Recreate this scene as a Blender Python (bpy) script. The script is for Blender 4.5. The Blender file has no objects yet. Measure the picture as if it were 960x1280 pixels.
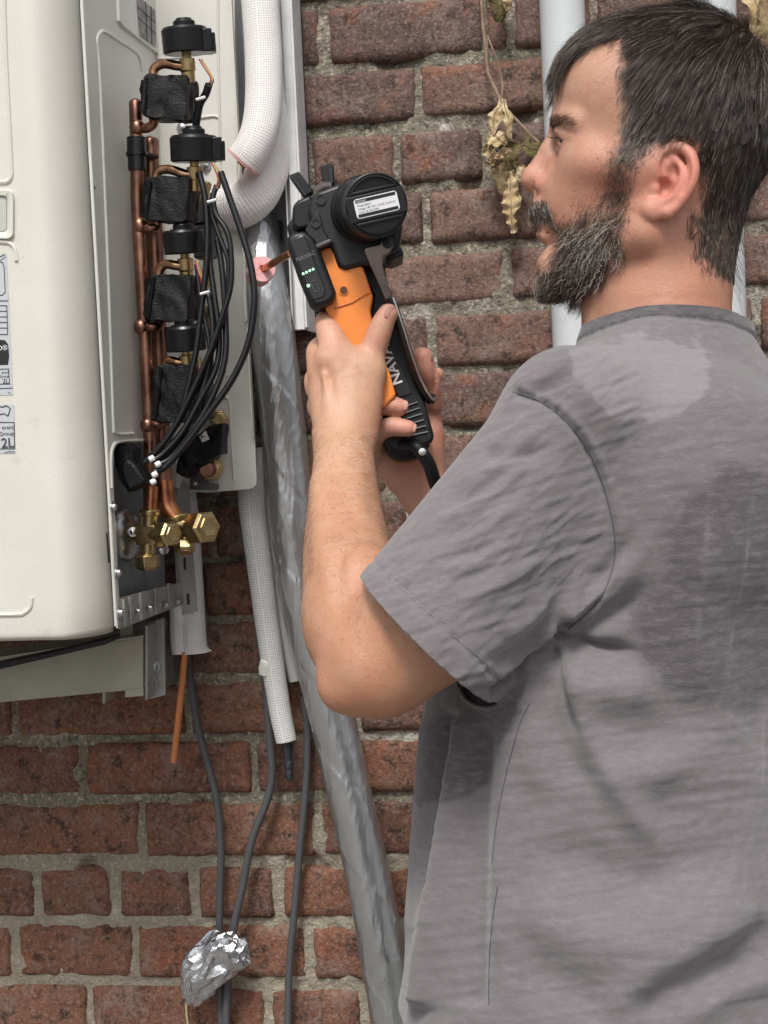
import bpy, bmesh, math, random
import numpy as np
from mathutils import Vector, Matrix, noise
random.seed(7); rng = np.random.default_rng(7)
S = bpy.context.scene
COL = S.collection
rad = math.radians

# ------------------------------------------------------------------ camera
FP = 1850.0
CAM = np.array([0.0, -1.8, 1.45])
_y, _p, _r = rad(8.8), rad(3.0), rad(2.6)
F = np.array([-math.sin(_y)*math.cos(_p), math.cos(_y)*math.cos(_p), -math.sin(_p)])
R0 = np.array([math.cos(_y), math.sin(_y), 0.0]); U0 = np.cross(R0, F)
RR = math.cos(_r)*R0 - math.sin(_r)*U0
UU = math.sin(_r)*R0 + math.cos(_r)*U0
cd = bpy.data.cameras.new('camera'); cam = bpy.data.objects.new('camera', cd); COL.objects.link(cam)
cd.sensor_fit = 'HORIZONTAL'; cd.sensor_width = 36.0; cd.lens = 36.0*FP/960.0
cd.clip_start = 0.02; cd.clip_end = 500
M = Matrix(((RR[0], UU[0], -F[0], CAM[0]), (RR[1], UU[1], -F[1], CAM[1]), (RR[2], UU[2], -F[2], CAM[2]), (0, 0, 0, 1)))
cam.matrix_world = M
S.camera = cam
CM = np.stack([RR, -UU, F], axis=1)        # camera frame (right, down, forward) -> world

# ------------------------------------------------------------------ world and sun
SUN_EL, SUN_AZ = rad(54), rad(180)
w = bpy.data.worlds.new('World'); S.world = w; w.use_nodes = True
nt = w.node_tree; nt.nodes.clear()
sky = nt.nodes.new('ShaderNodeTexSky'); sky.sky_type = 'NISHITA'; sky.sun_disc = False
sky.sun_elevation = SUN_EL; sky.sun_rotation = SUN_AZ; sky.air_density = 1.0; sky.dust_density = 4.0; sky.ozone_density = 1.0
hs = nt.nodes.new('ShaderNodeHueSaturation'); hs.inputs['Saturation'].default_value = 0.25
bg = nt.nodes.new('ShaderNodeBackground'); bg.inputs['Strength'].default_value = 0.08
wo = nt.nodes.new('ShaderNodeOutputWorld')
nt.links.new(sky.outputs[0], hs.inputs['Color']); nt.links.new(hs.outputs[0], bg.inputs[0]); nt.links.new(bg.outputs[0], wo.inputs[0])
sl = bpy.data.lights.new('sun', 'SUN'); sun = bpy.data.objects.new('sun', sl); COL.objects.link(sun)
sl.energy = 1.5; sl.angle = rad(14); sl.color = (1.0, 0.965, 0.92)
# direction towards the sun (sky rotation is measured clockwise from +Y)
sd = Vector((math.sin(SUN_AZ)*math.cos(SUN_EL), math.cos(SUN_AZ)*math.cos(SUN_EL), math.sin(SUN_EL)))
sun.rotation_euler = sd.to_track_quat('Z', 'Y').to_euler(); sun.location = (0, -6, 8)
S.view_settings.view_transform = 'Standard'; S.view_settings.look = 'None'
S.view_settings.exposure = 0.90; S.view_settings.gamma = 1.0; S.view_settings.use_curve_mapping = False
S.render.engine = 'CYCLES'
S.cycles.max_bounces = 6; S.cycles.use_denoising = True

# ------------------------------------------------------------------ point helpers
def ray(px, py):
    return F + RR*(px-480.0)/FP - UU*(py-640.0)/FP
def P(px, py, Z):
    return CAM + ray(px, py)*Z
def PY(px, py, y):
    d = ray(px, py); return CAM + d*((y-CAM[1])/d[1])
def PX(px, py, x):
    d = ray(px, py); return CAM + d*((x-CAM[0])/d[0])
def V(a): return Vector((float(a[0]), float(a[1]), float(a[2])))

# ------------------------------------------------------------------ materials
MATS = {}
def mk(name, base, rough=0.5, metal=0.0, var=(), bump=(), spec=0.5, sss=0.0, sss_r=(1, .35, .2), coat=0.0, stretch=None, rvar=None, sheen=0.0, emit=None, attr=None, aniso=0.0):
    m = bpy.data.materials.new(name); m.use_nodes = True
    n, l = m.node_tree.nodes, m.node_tree.links
    b = n['Principled BSDF']
    tc = n.new('ShaderNodeTexCoord'); mp = n.new('ShaderNodeMapping')
    l.new(tc.outputs['Object'], mp.inputs[0])
    if stretch: mp.inputs['Scale'].default_value = stretch
    if attr:
        a = n.new('ShaderNodeAttribute'); a.attribute_name = attr; cur = a.outputs['Color']
    else:
        c = n.new('ShaderNodeRGB'); c.outputs[0].default_value = (*base, 1); cur = c.outputs[0]
    def noi(scale, detail=4, rough_=.55):
        t = n.new('ShaderNodeTexNoise'); t.inputs['Scale'].default_value = scale
        t.inputs['Detail'].default_value = detail; t.inputs['Roughness'].default_value = rough_
        l.new(mp.outputs[0], t.inputs['Vector']); return t
    for v in var:
        sc, col, lo, hi = v[:4]; amt = v[4] if len(v) > 4 else 1.0
        t = noi(sc); r = n.new('ShaderNodeMapRange'); r.inputs[1].default_value = lo; r.inputs[2].default_value = hi
        r.inputs[3].default_value = 0; r.inputs[4].default_value = amt
        l.new(t.outputs[0], r.inputs[0])
        mx = n.new('ShaderNodeMix'); mx.data_type = 'RGBA'
        l.new(r.outputs[0], mx.inputs[0]); l.new(cur, mx.inputs[6]); mx.inputs[7].default_value = (*col, 1)
        cur = mx.outputs[2]
    l.new(cur, b.inputs['Base Color'])
    b.inputs['Roughness'].default_value = rough; b.inputs['Metallic'].default_value = metal
    b.inputs['Specular IOR Level'].default_value = spec
    if rvar:
        t = noi(rvar[0]); r = n.new('ShaderNodeMapRange'); r.inputs[1].default_value = .3; r.inputs[2].default_value = .7
        r.inputs[3].default_value = rvar[1]; r.inputs[4].default_value = rvar[2]
        l.new(t.outputs[0], r.inputs[0]); l.new(r.outputs[0], b.inputs['Roughness'])
    if sss:
        b.inputs['Subsurface Weight'].default_value = sss; b.inputs['Subsurface Radius'].default_value = sss_r
        b.inputs['Subsurface Scale'].default_value = 0.006
    if coat: b.inputs['Coat Weight'].default_value = coat; b.inputs['Coat Roughness'].default_value = .12
    if sheen: b.inputs['Sheen Weight'].default_value = sheen; b.inputs['Sheen Roughness'].default_value = .6
    if emit: b.inputs['Emission Color'].default_value = (*emit[0], 1); b.inputs['Emission Strength'].default_value = emit[1]
    prev = None
    for sc, st, dist in bump:
        t = noi(sc, 5, .6); bn = n.new('ShaderNodeBump'); bn.inputs['Strength'].default_value = st; bn.inputs['Distance'].default_value = dist
        l.new(t.outputs[0], bn.inputs['Height'])
        if prev: l.new(prev, bn.inputs['Normal'])
        prev = bn.outputs[0]
    if prev: l.new(prev, b.inputs['Normal'])
    m['nodes'] = 1
    MATS[name] = m
    return m

# ------------------------------------------------------------------ mesh helpers
class MB:
    def __init__(s): s.v = []; s.f = []
    def add(s, vs, fs):
        o = len(s.v); s.v += [tuple(float(c) for c in q) for q in vs]; s.f += [tuple(i+o for i in f) for f in fs]; return s
    def box(s, c, half, axes=None):
        c = np.array(c, float); A = np.eye(3) if axes is None else np.array(axes, float)
        vs = [c + A[0]*half[0]*sx + A[1]*half[1]*sy + A[2]*half[2]*sz for sx in (-1, 1) for sy in (-1, 1) for sz in (-1, 1)]
        return s.add(vs, [(0, 1, 3, 2), (4, 6, 7, 5), (0, 4, 5, 1), (2, 3, 7, 6), (0, 2, 6, 4), (1, 5, 7, 3)])
    def bar(s, lo, hi):
        lo, hi = np.array(lo, float), np.array(hi, float)
        return s.box((lo+hi)/2, np.abs(hi-lo)/2)
    def slab(s, pts, off):
        """closed polygon (3D points) extruded by vector off"""
        n = len(pts); pts = [np.array(p, float) for p in pts]; off = np.array(off, float)
        vs = pts + [p+off for p in pts]
        fs = [tuple(range(n)), tuple(range(2*n-1, n-1, -1))] + [(i, i+n, (i+1) % n+n, (i+1) % n) for i in range(n)]
        return s.add(vs, fs)
    def tube(s, path, r, seg=12, caps=True, flat=None):
        path = [np.array(p, float) for p in path]; n = len(path)
        rs = [r]*n if np.isscalar(r) else list(r)
        T = []
        for i in range(n):
            t = path[min(i+1, n-1)]-path[max(i-1, 0)]; T.append(t/(np.linalg.norm(t)+1e-12))
        ref = np.array([0, 0, 1.0]) if abs(T[0][2]) < .9 else np.array([1.0, 0, 0])
        N = np.cross(T[0], ref); N /= np.linalg.norm(N)
        vs = []
        for i in range(n):
            N = N - T[i]*np.dot(N, T[i]); N /= np.linalg.norm(N); B = np.cross(T[i], N)
            for k in range(seg):
                a = 2*math.pi*k/seg; vs.append(path[i] + (N*math.cos(a)+B*math.sin(a))*rs[i])
        fs = [(i*seg+k, i*seg+(k+1) % seg, (i+1)*seg+(k+1) % seg, (i+1)*seg+k) for i in range(n-1) for k in range(seg)]
        if caps: fs += [tuple(range(seg-1, -1, -1)), tuple((n-1)*seg+k for k in range(seg))]
        return s.add(vs, fs)
    def lathe(s, prof, o, ax, seg=24, ref=None):
        """prof: list of (r, h) along axis ax from origin o"""
        o = np.array(o, float); ax = np.array(ax, float); ax /= np.linalg.norm(ax)
        if ref is None: ref = [0, 0, 1.0] if abs(ax[2]) < .9 else [1.0, 0, 0]
        N = np.cross(ax, ref); N /= np.linalg.norm(N); B = np.cross(ax, N)
        vs = [o+ax*h+(N*math.cos(2*math.pi*k/seg)+B*math.sin(2*math.pi*k/seg))*r for r, h in prof for k in range(seg)]
        n = len(prof)
        fs = [(i*seg+k, i*seg+(k+1) % seg, (i+1)*seg+(k+1) % seg, (i+1)*seg+k) for i in range(n-1) for k in range(seg)]
        fs += [tuple(range(seg-1, -1, -1)), tuple((n-1)*seg+k for k in range(seg))]
        return s.add(vs, fs)
    def build(s, name, m, parent=None, bevel=0, smooth=True, angle=40, seg=2, sub=0, solid=0):
        me = bpy.data.meshes.new(name); me.from_pydata(s.v, [], s.f); me.update()
        bm = bmesh.new(); bm.from_mesh(me); bmesh.ops.recalc_face_normals(bm, faces=bm.faces); bm.to_mesh(me); bm.free()
        return link(name, me, m, parent, bevel, smooth, angle, seg, sub, solid)
def link(name, me, m, parent=None, bevel=0, smooth=True, angle=40, seg=2, sub=0, solid=0):
    o = bpy.data.objects.new(name, me); COL.objects.link(o)
    if m is not None: me.materials.append(m)
    if smooth:
        me.shade_smooth(); me.set_sharp_from_angle(angle=rad(angle))
    if sub:
        md = o.modifiers.new('sub', 'SUBSURF'); md.levels = md.render_levels = sub
    if solid:
        md = o.modifiers.new('solid', 'SOLIDIFY'); md.thickness = solid; md.offset = 0
    if bevel:
        md = o.modifiers.new('bevel', 'BEVEL'); md.width = bevel; md.segments = seg; md.limit_method = 'ANGLE'; md.angle_limit = rad(35)
    if parent is not None: o.parent = parent
    return o
def root(name, label, cat, group=None, kind=None):
    o = bpy.data.objects.new(name, None); COL.objects.link(o); o.empty_display_size = .05
    return tag(o, label, cat, group, kind)
def tag(o, label=None, cat=None, group=None, kind=None):
    if label: o['label'] = label
    if cat: o['category'] = cat
    if group: o['group'] = group
    if kind: o['kind'] = kind
    return o
def spline(pts, n=8):
    """Catmull-Rom through points"""
    p = [np.array(q, float) for q in pts]; p = [2*p[0]-p[1]] + p + [2*p[-1]-p[-2]]; out = []
    for i in range(1, len(p)-2):
        for k in range(n):
            t = k/n; a, b, c, d = p[i-1:i+3]
            out.append(.5*((2*b)+(-a+c)*t+(2*a-5*b+4*c-d)*t*t+(-a+3*b-3*c+d)*t**3))
    out.append(p[-2]); return out
def lumpy(o, cuts, amp, f, seed=0, stretch=(1, 1, 1)):
    """subdivide a part and crease it"""
    me = o.data; bm = bmesh.new(); bm.from_mesh(me); bmesh.ops.triangulate(bm, faces=[q for q in bm.faces if len(q.verts) > 4])
    bmesh.ops.subdivide_edges(bm, edges=bm.edges[:], cuts=cuts, use_grid_fill=True)
    bm.normal_update()
    for v in bm.verts:
        q = Vector((v.co[0]*stretch[0], v.co[1]*stretch[1], v.co[2]*stretch[2]))*f+Vector((seed, seed*2.1, 3)); v.co = v.co+v.normal*amp*((1-abs(noise.noise(q))*4)*.6+noise.noise(q*2.3)*.7)
    bm.to_mesh(me); bm.free(); me.shade_smooth(); me.set_sharp_from_angle(angle=rad(50))
def text(s, name, loc, xdir, ydir, size, m, parent, align='LEFT', depth=0.0002, bold=0.0, xs=1.0):
    c = bpy.data.curves.new(name, 'FONT'); c.body = s; c.size = size; c.align_x = align; c.extrude = depth; c.offset = bold; c.resolution_u = 3
    t = bpy.data.objects.new('tmp', c); COL.objects.link(t)
    dg = bpy.context.evaluated_depsgraph_get(); me = bpy.data.meshes.new_from_object(t.evaluated_get(dg))
    bpy.data.objects.remove(t); me.materials.clear()
    x = Vector(xdir).normalized(); y = Vector(ydir); y = (y - x*y.dot(x)).normalized(); z = x.cross(y)
    mt = Matrix(((x[0]*xs, y[0], z[0], loc[0]), (x[1]*xs, y[1], z[1], loc[1]), (x[2]*xs, y[2], z[2], loc[2]), (0, 0, 0, 1)))
    me.transform(mt)
    return link(name, me, m, parent, smooth=False)

# ------------------------------------------------------------------ shared materials
cream = mk('cream_paint', (.66, .645, .59), .42, var=[(900, (.50, .49, .43), .45, .75, .7), (38, (.50, .48, .41), .66, .74, .55), (6, (.56, .54, .47), .4, .7, .6)], bump=[(1500, .35, .0006)])
cream_side = mk('cream_side_paint', (.66, .65, .61), .45, var=[(5, (.47, .46, .42), .4, .7, .6)], bump=[(900, .1, .0004)])
galv = mk('galvanised_steel', (.36, .37, .38), .38, .9, var=[(30, (.25, .26, .27), .4, .6), (6, (.5, .51, .52), .5, .7, .5)], rvar=(20, .25, .5), bump=[(60, .05, .001)])
steel = mk('bright_steel', (.62, .62, .62), .25, 1.0)
greyflange = mk('grey_flange_steel', (.34, .33, .31), .5, .3, var=[(20, (.26, .25, .24), .4, .7)])
blackp = mk('black_plastic', (.006, .006, .007), .30, bump=[(700, .1, .0003)], spec=.4)
blackf = mk('black_foam', (.0035, .0035, .004), .45, spec=.3, bump=[(500, .8, .0012), (90, .4, .002)])
blackgl = mk('black_gloss_rubber', (.010, .010, .011), .3, bump=[(160, .5, .0012)])
cable = mk('black_cable_jacket', (.005, .005, .0055), .36, bump=[(120, .1, .0005)])
copper = mk('aged_copper', (.27, .145, .105), .38, 1.0, var=[(60, (.20, .10, .075), .4, .6), (18, (.42, .22, .15), .5, .65)], rvar=(50, .22, .5), bump=[(90, .08, .0006)])
coppernew = mk('bright_copper', (.62, .27, .13), .25, 1.0, var=[(70, (.4, .16, .09), .45, .6)], rvar=(50, .18, .4))
brass = mk('brass', (.50, .39, .20), .34, 1.0, var=[(60, (.45, .32, .14), .45, .65)], rvar=(60, .2, .42), bump=[(200, .06, .0004)])
white_tie = mk('white_nylon', (.75, .75, .73), .4)
whitefab = None

# ------------------------------------------------------------------ ground and brick wall
gm = MB(); gm.add([(-60, -60, 0), (60, -60, 0), (60, 60, 0), (-60, 60, 0)], [(0, 1, 2, 3)])
g = gm.build('ground', mk('paving_ground', (.20, .19, .175), .9, var=[(3, (.15, .14, .13), .4, .6), (40, (.25, .24, .22), .5, .7)], bump=[(30, .5, .01)]))
tag(g, kind='structure')

wall = root('brick_wall', 'old red brick wall with crumbling grey lime mortar behind the unit and the man', 'wall')
def brick_mat():
    m = bpy.data.materials.new('old_brick'); m.use_nodes = True; n, l = m.node_tree.nodes, m.node_tree.links; b = n['Principled BSDF']
    geo = n.new('ShaderNodeNewGeometry'); sx = n.new('ShaderNodeSeparateXYZ'); l.new(geo.outputs['Position'], sx.inputs[0])
    oi = n.new('ShaderNodeObjectInfo')
    off = n.new('ShaderNodeVectorMath'); off.operation = 'ADD'; cb = n.new('ShaderNodeCombineXYZ'); ml = n.new('ShaderNodeMath'); ml.operation = 'MULTIPLY'; ml.inputs[1].default_value = 13
    l.new(oi.outputs['Random'], ml.inputs[0]); l.new(ml.outputs[0], cb.inputs[1]); l.new(geo.outputs['Position'], off.inputs[0]); l.new(cb.outputs[0], off.inputs[1])
    def noi(s, d=5, r=.6, vec=off.outputs[0]):
        t = n.new('ShaderNodeTexNoise'); t.inputs['Scale'].default_value = s; t.inputs['Detail'].default_value = d; t.inputs['Roughness'].default_value = r
        l.new(vec, t.inputs[0]); return t.outputs[0]
    def rng_(x, a, b_, c=0, d=1):
        r = n.new('ShaderNodeMapRange'); l.new(x, r.inputs[0])
        for i, q in enumerate((a, b_, c, d)): r.inputs[i+1].default_value = q
        return r.outputs[0]
    def mix(f, a, c):
        x = n.new('ShaderNodeMix'); x.data_type = 'RGBA'
        if isinstance(f, float): x.inputs[0].default_value = f
        else: l.new(f, x.inputs[0])
        for k, q in ((6, a), (7, c)):
            if isinstance(q, tuple): x.inputs[k].default_value = (*q, 1)
            else: l.new(q, x.inputs[k])
        return x.outputs[2]
    hgt = rng_(sx.outputs[2], 1.05, 1.5)
    low = mix(rng_(noi(9), .35, .65), (.235, .102, .062), (.155, .072, .048))
    up = mix(rng_(noi(9), .35, .65), (.185, .118, .100), (.120, .080, .070))
    c = mix(hgt, low, up)
    c = mix(rng_(oi.outputs['Random'], .35, 1, 0, .55), c, (.105, .068, .060)); c = mix(rng_(oi.outputs['Random'], .4, 0, 0, .45), c, (.215, .115, .080))
    c = mix(rng_(noi(24), .52, .68, 0, .6), c, (.25, .185, .155))          # pale lime bloom
    c = mix(rng_(noi(22), .56, .72, 0, .7), c, (.27, .100, .055))        # red faces where the skin spalled
    c = mix(rng_(noi(55), .54, .66, 0, .8), c, (.040, .028, .024))        # soot pits
    c = mix(rng_(noi(230, 3), .50, .66, 0, .45), c, (.33, .25, .21))         # grit
    c = mix(rng_(noi(180, 3), .54, .68, 0, .55), c, (.035, .024, .02))
    l.new(c, b.inputs['Base Color']); b.inputs['Roughness'].default_value = .93; b.inputs['Specular IOR Level'].default_value = .2
    p = None
    for s, st, d in ((28, .5, .006), (120, .8, .0035), (420, .9, .0016)):
        bn = n.new('ShaderNodeBump'); bn.inputs['Strength'].default_value = st; bn.inputs['Distance'].default_value = d; l.new(noi(s), bn.inputs['Height'])
        if p: l.new(p, bn.inputs['Normal'])
        p = bn.outputs[0]
    l.new(p, b.inputs['Normal']); return m
def mortar_mat():
    m = bpy.data.materials.new('lime_mortar'); m.use_nodes = True; n, l = m.node_tree.nodes, m.node_tree.links; b = n['Principled BSDF']
    geo = n.new('ShaderNodeNewGeometry')
    sxz = n.new('ShaderNodeSeparateXYZ'); l.new(geo.outputs['Position'], sxz.inputs[0])
    def noi(s, d=5, r=.6):
        t = n.new('ShaderNodeTexNoise'); t.inputs['Scale'].default_value = s; t.inputs['Detail'].default_value = d; t.inputs['Roughness'].default_value = r
        l.new(geo.outputs['Position'], t.inputs[0]); return t.outputs[0]
    cur = n.new('ShaderNodeRGB'); cur.outputs[0].default_value = (.235, .205, .16, 1); cur = cur.outputs[0]
    for s, col, lo, hi, a in ((14, (.215, .20, .155), .4, .6, 1), (9, (.48, .45, .40), .58, .68, .9), (30, (.55, .52, .46), .62, .70, .9), (24, (.07, .06, .045), .58, .68, .85), (190, (.55, .50, .42), .53, .64, .65), (150, (.040, .034, .027), .54, .66, .65)):
        r = n.new('ShaderNodeMapRange'); r.inputs[1].default_value = lo; r.inputs[2].default_value = hi; r.inputs[4].default_value = a
        l.new(noi(s), r.inputs[0]); mx = n.new('ShaderNodeMix'); mx.data_type = 'RGBA'
        l.new(r.outputs[0], mx.inputs[0]); l.new(cur, mx.inputs[6]); mx.inputs[7].default_value = (*col, 1); cur = mx.outputs[2]
    lo_ = n.new('ShaderNodeMapRange'); lo_.inputs[1].default_value = 1.0; lo_.inputs[2].default_value = .88; lo_.inputs[4].default_value = .55
    l.new(sxz.outputs[2], lo_.inputs[0]); mx = n.new('ShaderNodeMix'); mx.data_type = 'RGBA'; l.new(lo_.outputs[0], mx.inputs[0]); l.new(cur, mx.inputs[6]); mx.inputs[7].default_value = (.42, .375, .29, 1); cur = mx.outputs[2]
    l.new(cur, b.inputs['Base Color']); b.inputs['Roughness'].default_value = .95; b.inputs['Specular IOR Level'].default_value = .15
    p = None
    for s, st, d in ((60, .7, .005), (260, 1, .004)):
        bn = n.new('ShaderNodeBump'); bn.inputs['Strength'].default_value = st; bn.inputs['Distance'].default_value = d; l.new(noi(s), bn.inputs['Height'])
        if p: l.new(p, bn.inputs['Normal'])
        p = bn.outputs[0]
    l.new(p, b.inputs['Normal']); return m
BRICK, MORTAR = brick_mat(), mortar_mat()

def brick_mesh(L, H, seed, fine=True):
    nx, nz = (max(8, int(L/.009)), 8) if fine else (6, 3)
    sd = Vector((seed*3.7, seed*1.3, seed*.7))
    vs, fs = [], []
    for j in range(nz+1):
        for i in range(nx+1):
            u, v = i/nx*2-1, j/nz*2-1
            # crowd the grid towards the arrises
            uu = math.copysign(1-(1-abs(u))**1.35, u); vv = math.copysign(1-(1-abs(v))**1.25, v)
            x, z = uu*L/2, vv*H/2
            ex, ez = L/2-abs(x), H/2-abs(z); e = min(ex, ez)
            q = Vector((x*26, 0, z*26))+sd
            n1 = noise.noise(q); n2 = noise.noise(q*3.1); n3 = noise.noise(q*7)
            cr = max(0, .011-math.hypot(max(0, .011-ex), max(0, .011-ez))+0) if (ex < .011 and ez < .011) else .011
            y = -.0035*(1-math.exp(-e/.003)) + .0013*n1 + .0010*n2+.0007*n3
            chip = max(0, noise.noise(q*1.7+Vector((9, 4, 2)))-.34)*math.exp(-e/.010)
            y += chip*.018
            if e < 1e-6: y += .004
            k = (n1*.0020+n2*.0013)*math.exp(-e/.012)
            x -= math.copysign(k*(1 if ex < ez else 0) + max(0, .006-ex)*max(0, .006-ez)*55, x)
            z -= math.copysign(k*(1 if ez <= ex else 0) + max(0, .006-ex)*max(0, .006-ez)*55, z)
            vs.append((x, y, z))
    W_ = nx+1
    fs = [(j*W_+i, j*W_+i+1, (j+1)*W_+i+1, (j+1)*W_+i) for j in range(nz) for i in range(nx)]
    rim = [i for i in range(W_)] + [j*W_+nx for j in range(1, nz+1)] + [nz*W_+i for i in range(nx-1, -1, -1)] + [j*W_ for j in range(nz-1, 0, -1)]
    o = len(vs)
    for r_ in rim: vs.append((vs[r_][0], .03, vs[r_][2]))
    n_ = len(rim)
    fs += [(rim[(i+1) % n_], rim[i], o+i, o+(i+1) % n_) for i in range(n_)]
    me = bpy.data.meshes.new('brick'); me.from_pydata(vs, [], fs); me.materials.append(BRICK); me.shade_smooth()
    return me
rowz = [(1.969, 1.904), (1.890, 1.831), (1.813, 1.754), (1.740, 1.680), (1.664, 1.606), (1.591, 1.530), (1.518, 1.457), (1.443, 1.381), (1.369, 1.308), (1.296, 1.233), (1.221, 1.157), (1.145, 1.083), (1.069, 1.006), (0.991, 0.925), (0.907, 0.846), (0.832, 0.766), (0.751, 0.685)]
rowpx = {0: [(300, 398), (411, 602), (608, 630), (643, 735)], 1: [(270, 518), (528, 735)], 2: [(280, 375), (391, 491), (502, 602), (617, 735)],
         3: [(340, 418), (430, 527), (540, 690)], 4: [(300, 418), (430, 627), (641, 745)], 5: [(340, 425), (437, 534), (545, 705)], 6: [(330, 520), (533, 646), (658, 760)],
         7: [(380, 480), (492, 592)], 8: [(270, 372), (384, 508)], 9: [(255, 345), (357, 450)], 10: [(205, 330), (342, 545)], 11: [(-210, 12), (23, 229), (240, 440), (452, 560)],
         12: [(-110, 97), (107, 311), (321, 437), (448, 560)], 13: [(-60, 172), (182, 391), (404, 600)], 14: [(-70, 39), (51, 137), (150, 237), (250, 340), (354, 455), (466, 560)],
         15: [(-170, 12), (24, 165), (174, 383), (393, 500), (511, 600)], 16: [(-110, 107), (118, 330), (341, 450), (462, 560)]}
def px_to_x(px, z):
    # pixel column on the wall plane at height z
    py = 640.0
    for _ in range(6):
        q = PY(px, py, 0); py += (q[2]-z)*1030
    return PY(px, py, 0)[0]
allb = []
zr = list(rowz)
ROWS = []
for i, (a, b_) in enumerate(rowz):
    zc = (a+b_)/2; spans = [(px_to_x(p, zc), px_to_x(q, zc)) for p, q in rowpx[i]]
    ROWS.append((a, b_, spans))
top = rowz[0][0]; rr_ = random.Random(3)
for k in range(1, 8): ROWS.append((top+.0765*k, top+.0765*k-.064, []))
for k in range(1, 9): ROWS.append((rowz[-1][0]-.0765*k, rowz[-1][0]-.0765*k-.064, []))
count = 0; far = MB()
for (a, b_, spans) in ROWS:
    inview = .60 < (a+b_)/2 < 2.06
    xs = list(spans)
    x = xs[-1][1]+.011 if xs else -1.5
    hd = rr_.random() < .5
    while x < 1.0:
        L = (.098 if hd else .205)+rr_.uniform(-.006, .006); xs.append((x, x+L)); x += L+.011; hd = rr_.random() < .45
    if spans:
        x = spans[0][0]-.011
        while x > -1.5:
            L = (.098 if hd else .205)+rr_.uniform(-.006, .006); xs.append((x-L, x)); x -= L+.011; hd = rr_.random() < .45
    for (x0, x1) in xs:
        xc, zc = (x0+x1)/2, (a+b_)/2; near = inview and x1 > -1.0 and x0 < .40
        me = brick_mesh(x1-x0+.0035, a-b_+.0045, count, near)
        lx, ly = xc+rr_.uniform(-.001, .001), rr_.uniform(-.0015, .0015)+.0015
        if near and count < 298:
            o = bpy.data.objects.new('brick', me); COL.objects.link(o); o.parent = wall
            o.location = (lx, ly, zc); o.rotation_euler = (rr_.uniform(-.02, .02), rr_.uniform(-.006, .006), rr_.uniform(-.01, .01))
        else:
            far.add([(v.co[0]+lx, v.co[1]+ly, v.co[2]+zc) for v in me.vertices], [tuple(p.vertices) for p in me.polygons])
            bpy.data.meshes.remove(me)
        count += 1
fo = far.build('outer_bricks', BRICK, wall); fo['kind'] = 'stuff'

# mortar bed: one rough sheet just behind the brick faces
def axis_pts(lo, hi, a, b_, fine, coarse):
    p = list(np.arange(lo, a, coarse))+list(np.arange(a, b_, fine))+list(np.arange(b_, hi+coarse, coarse)); return p
xs = axis_pts(-1.55, 1.05, -.86, .30, .0034, .05); zs = axis_pts(0.0, 2.55, .62, 2.04, .0034, .05)
mv, mf = [], []
nv = noise.noise
for z in zs:
    for x in xs:
        q = Vector((x, .0, z))
        n1 = nv(q*9); n2 = nv(q*38); n3 = nv(q*110)
        y = .0050 - .0055*n1 - .0035*n2 - .0022*n3
        y += max(0, nv(q*16+Vector((5, 5, 5)))-.33)*.045      # washed-out holes
        if z < 1.0: y -= .0014
        mv.append((x, max(y, -.0015), z))
nxx = len(xs)
mf = [(j*nxx+i, j*nxx+i+1, (j+1)*nxx+i+1, (j+1)*nxx+i) for j in range(len(zs)-1) for i in range(nxx-1)]
me = bpy.data.meshes.new('mortar'); me.from_pydata(mv, [], mf); me.shade_smooth()
mo = link('mortar', me, MORTAR, wall, smooth=False); me.shade_smooth(); mo['kind'] = 'stuff'
bk = MB(); bk.bar((-1.55, .035, 0), (1.05, .30, 2.54)); bk.build('wall_core', MORTAR, wall)
# ------------------------------------------------------------------ outdoor unit
XS = -0.512; YF = -0.385; YB = -0.09; ZB = 1.262
unit = root('outdoor_unit', 'cream outdoor heat pump unit hung on the wall, side cover off', 'heat pump')
# front panel: plan section swept vertically
sec = [(-1.30, YF), (-1.0, YF), (-.62, YF), (-.572, YF), (-.562, YF-.0018), (-.552, YF-.0026), (-.545, YF-.0012), (-.538, YF+.003), (-.531, YF+.0095), (-.524, YF+.019), (-.519, YF+.030), (-.5165, YF+.040), (-.5155, YF+.052)]
zl = [ZB-.004, ZB+.0005, ZB+.004, 1.30, 1.6, 1.9, 2.3]
v = []; 
for k, z in enumerate(zl):
    ins = .003 if k == 0 else (.0008 if k == 1 else 0)
    for (x, y) in sec: v.append((x-ins, y+ins, z))
n = len(sec); f = [(j*n+i, j*n+i+1, (j+1)*n+i+1, (j+1)*n+i) for j in range(len(zl)-1) for i in range(n-1)]
fp = MB().add(v, f).build('front_panel', cream, unit, angle=70)
md = fp.modifiers.new('solid', 'SOLIDIFY'); md.thickness = .0012; md.offset = -1
# body core
MB().bar((-1.29, YF+.006, ZB+.012), (-.540, YB, 2.3)).build('chassis', cream_side, unit)
# embossed panel outlines on the front
def on_front(px, py, dy=0): return PY(px, py, YF-dy)
MB().tube(spline([on_front(4, -60), on_front(7, 60), on_front(11, 140), on_front(14, 205), on_front(14.5, 218), on_front(11, 226), on_front(0, 228), on_front(-40, 229)], 6), .0024, 8).build('embossed_outline', cream, unit)
MB().tube(spline([on_front(-40, 303), on_front(2, 302.5), on_front(13, 304.5), on_front(19, 312), on_front(21, 326)], 6), .0022, 8).build('embossed_outline', cream, unit)
MB().tube(spline([on_front(-60, 769), on_front(18, 768), on_front(30, 766), on_front(38, 759), on_front(40, 747)], 6), .0022, 8).build('embossed_outline', cream, unit)

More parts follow.
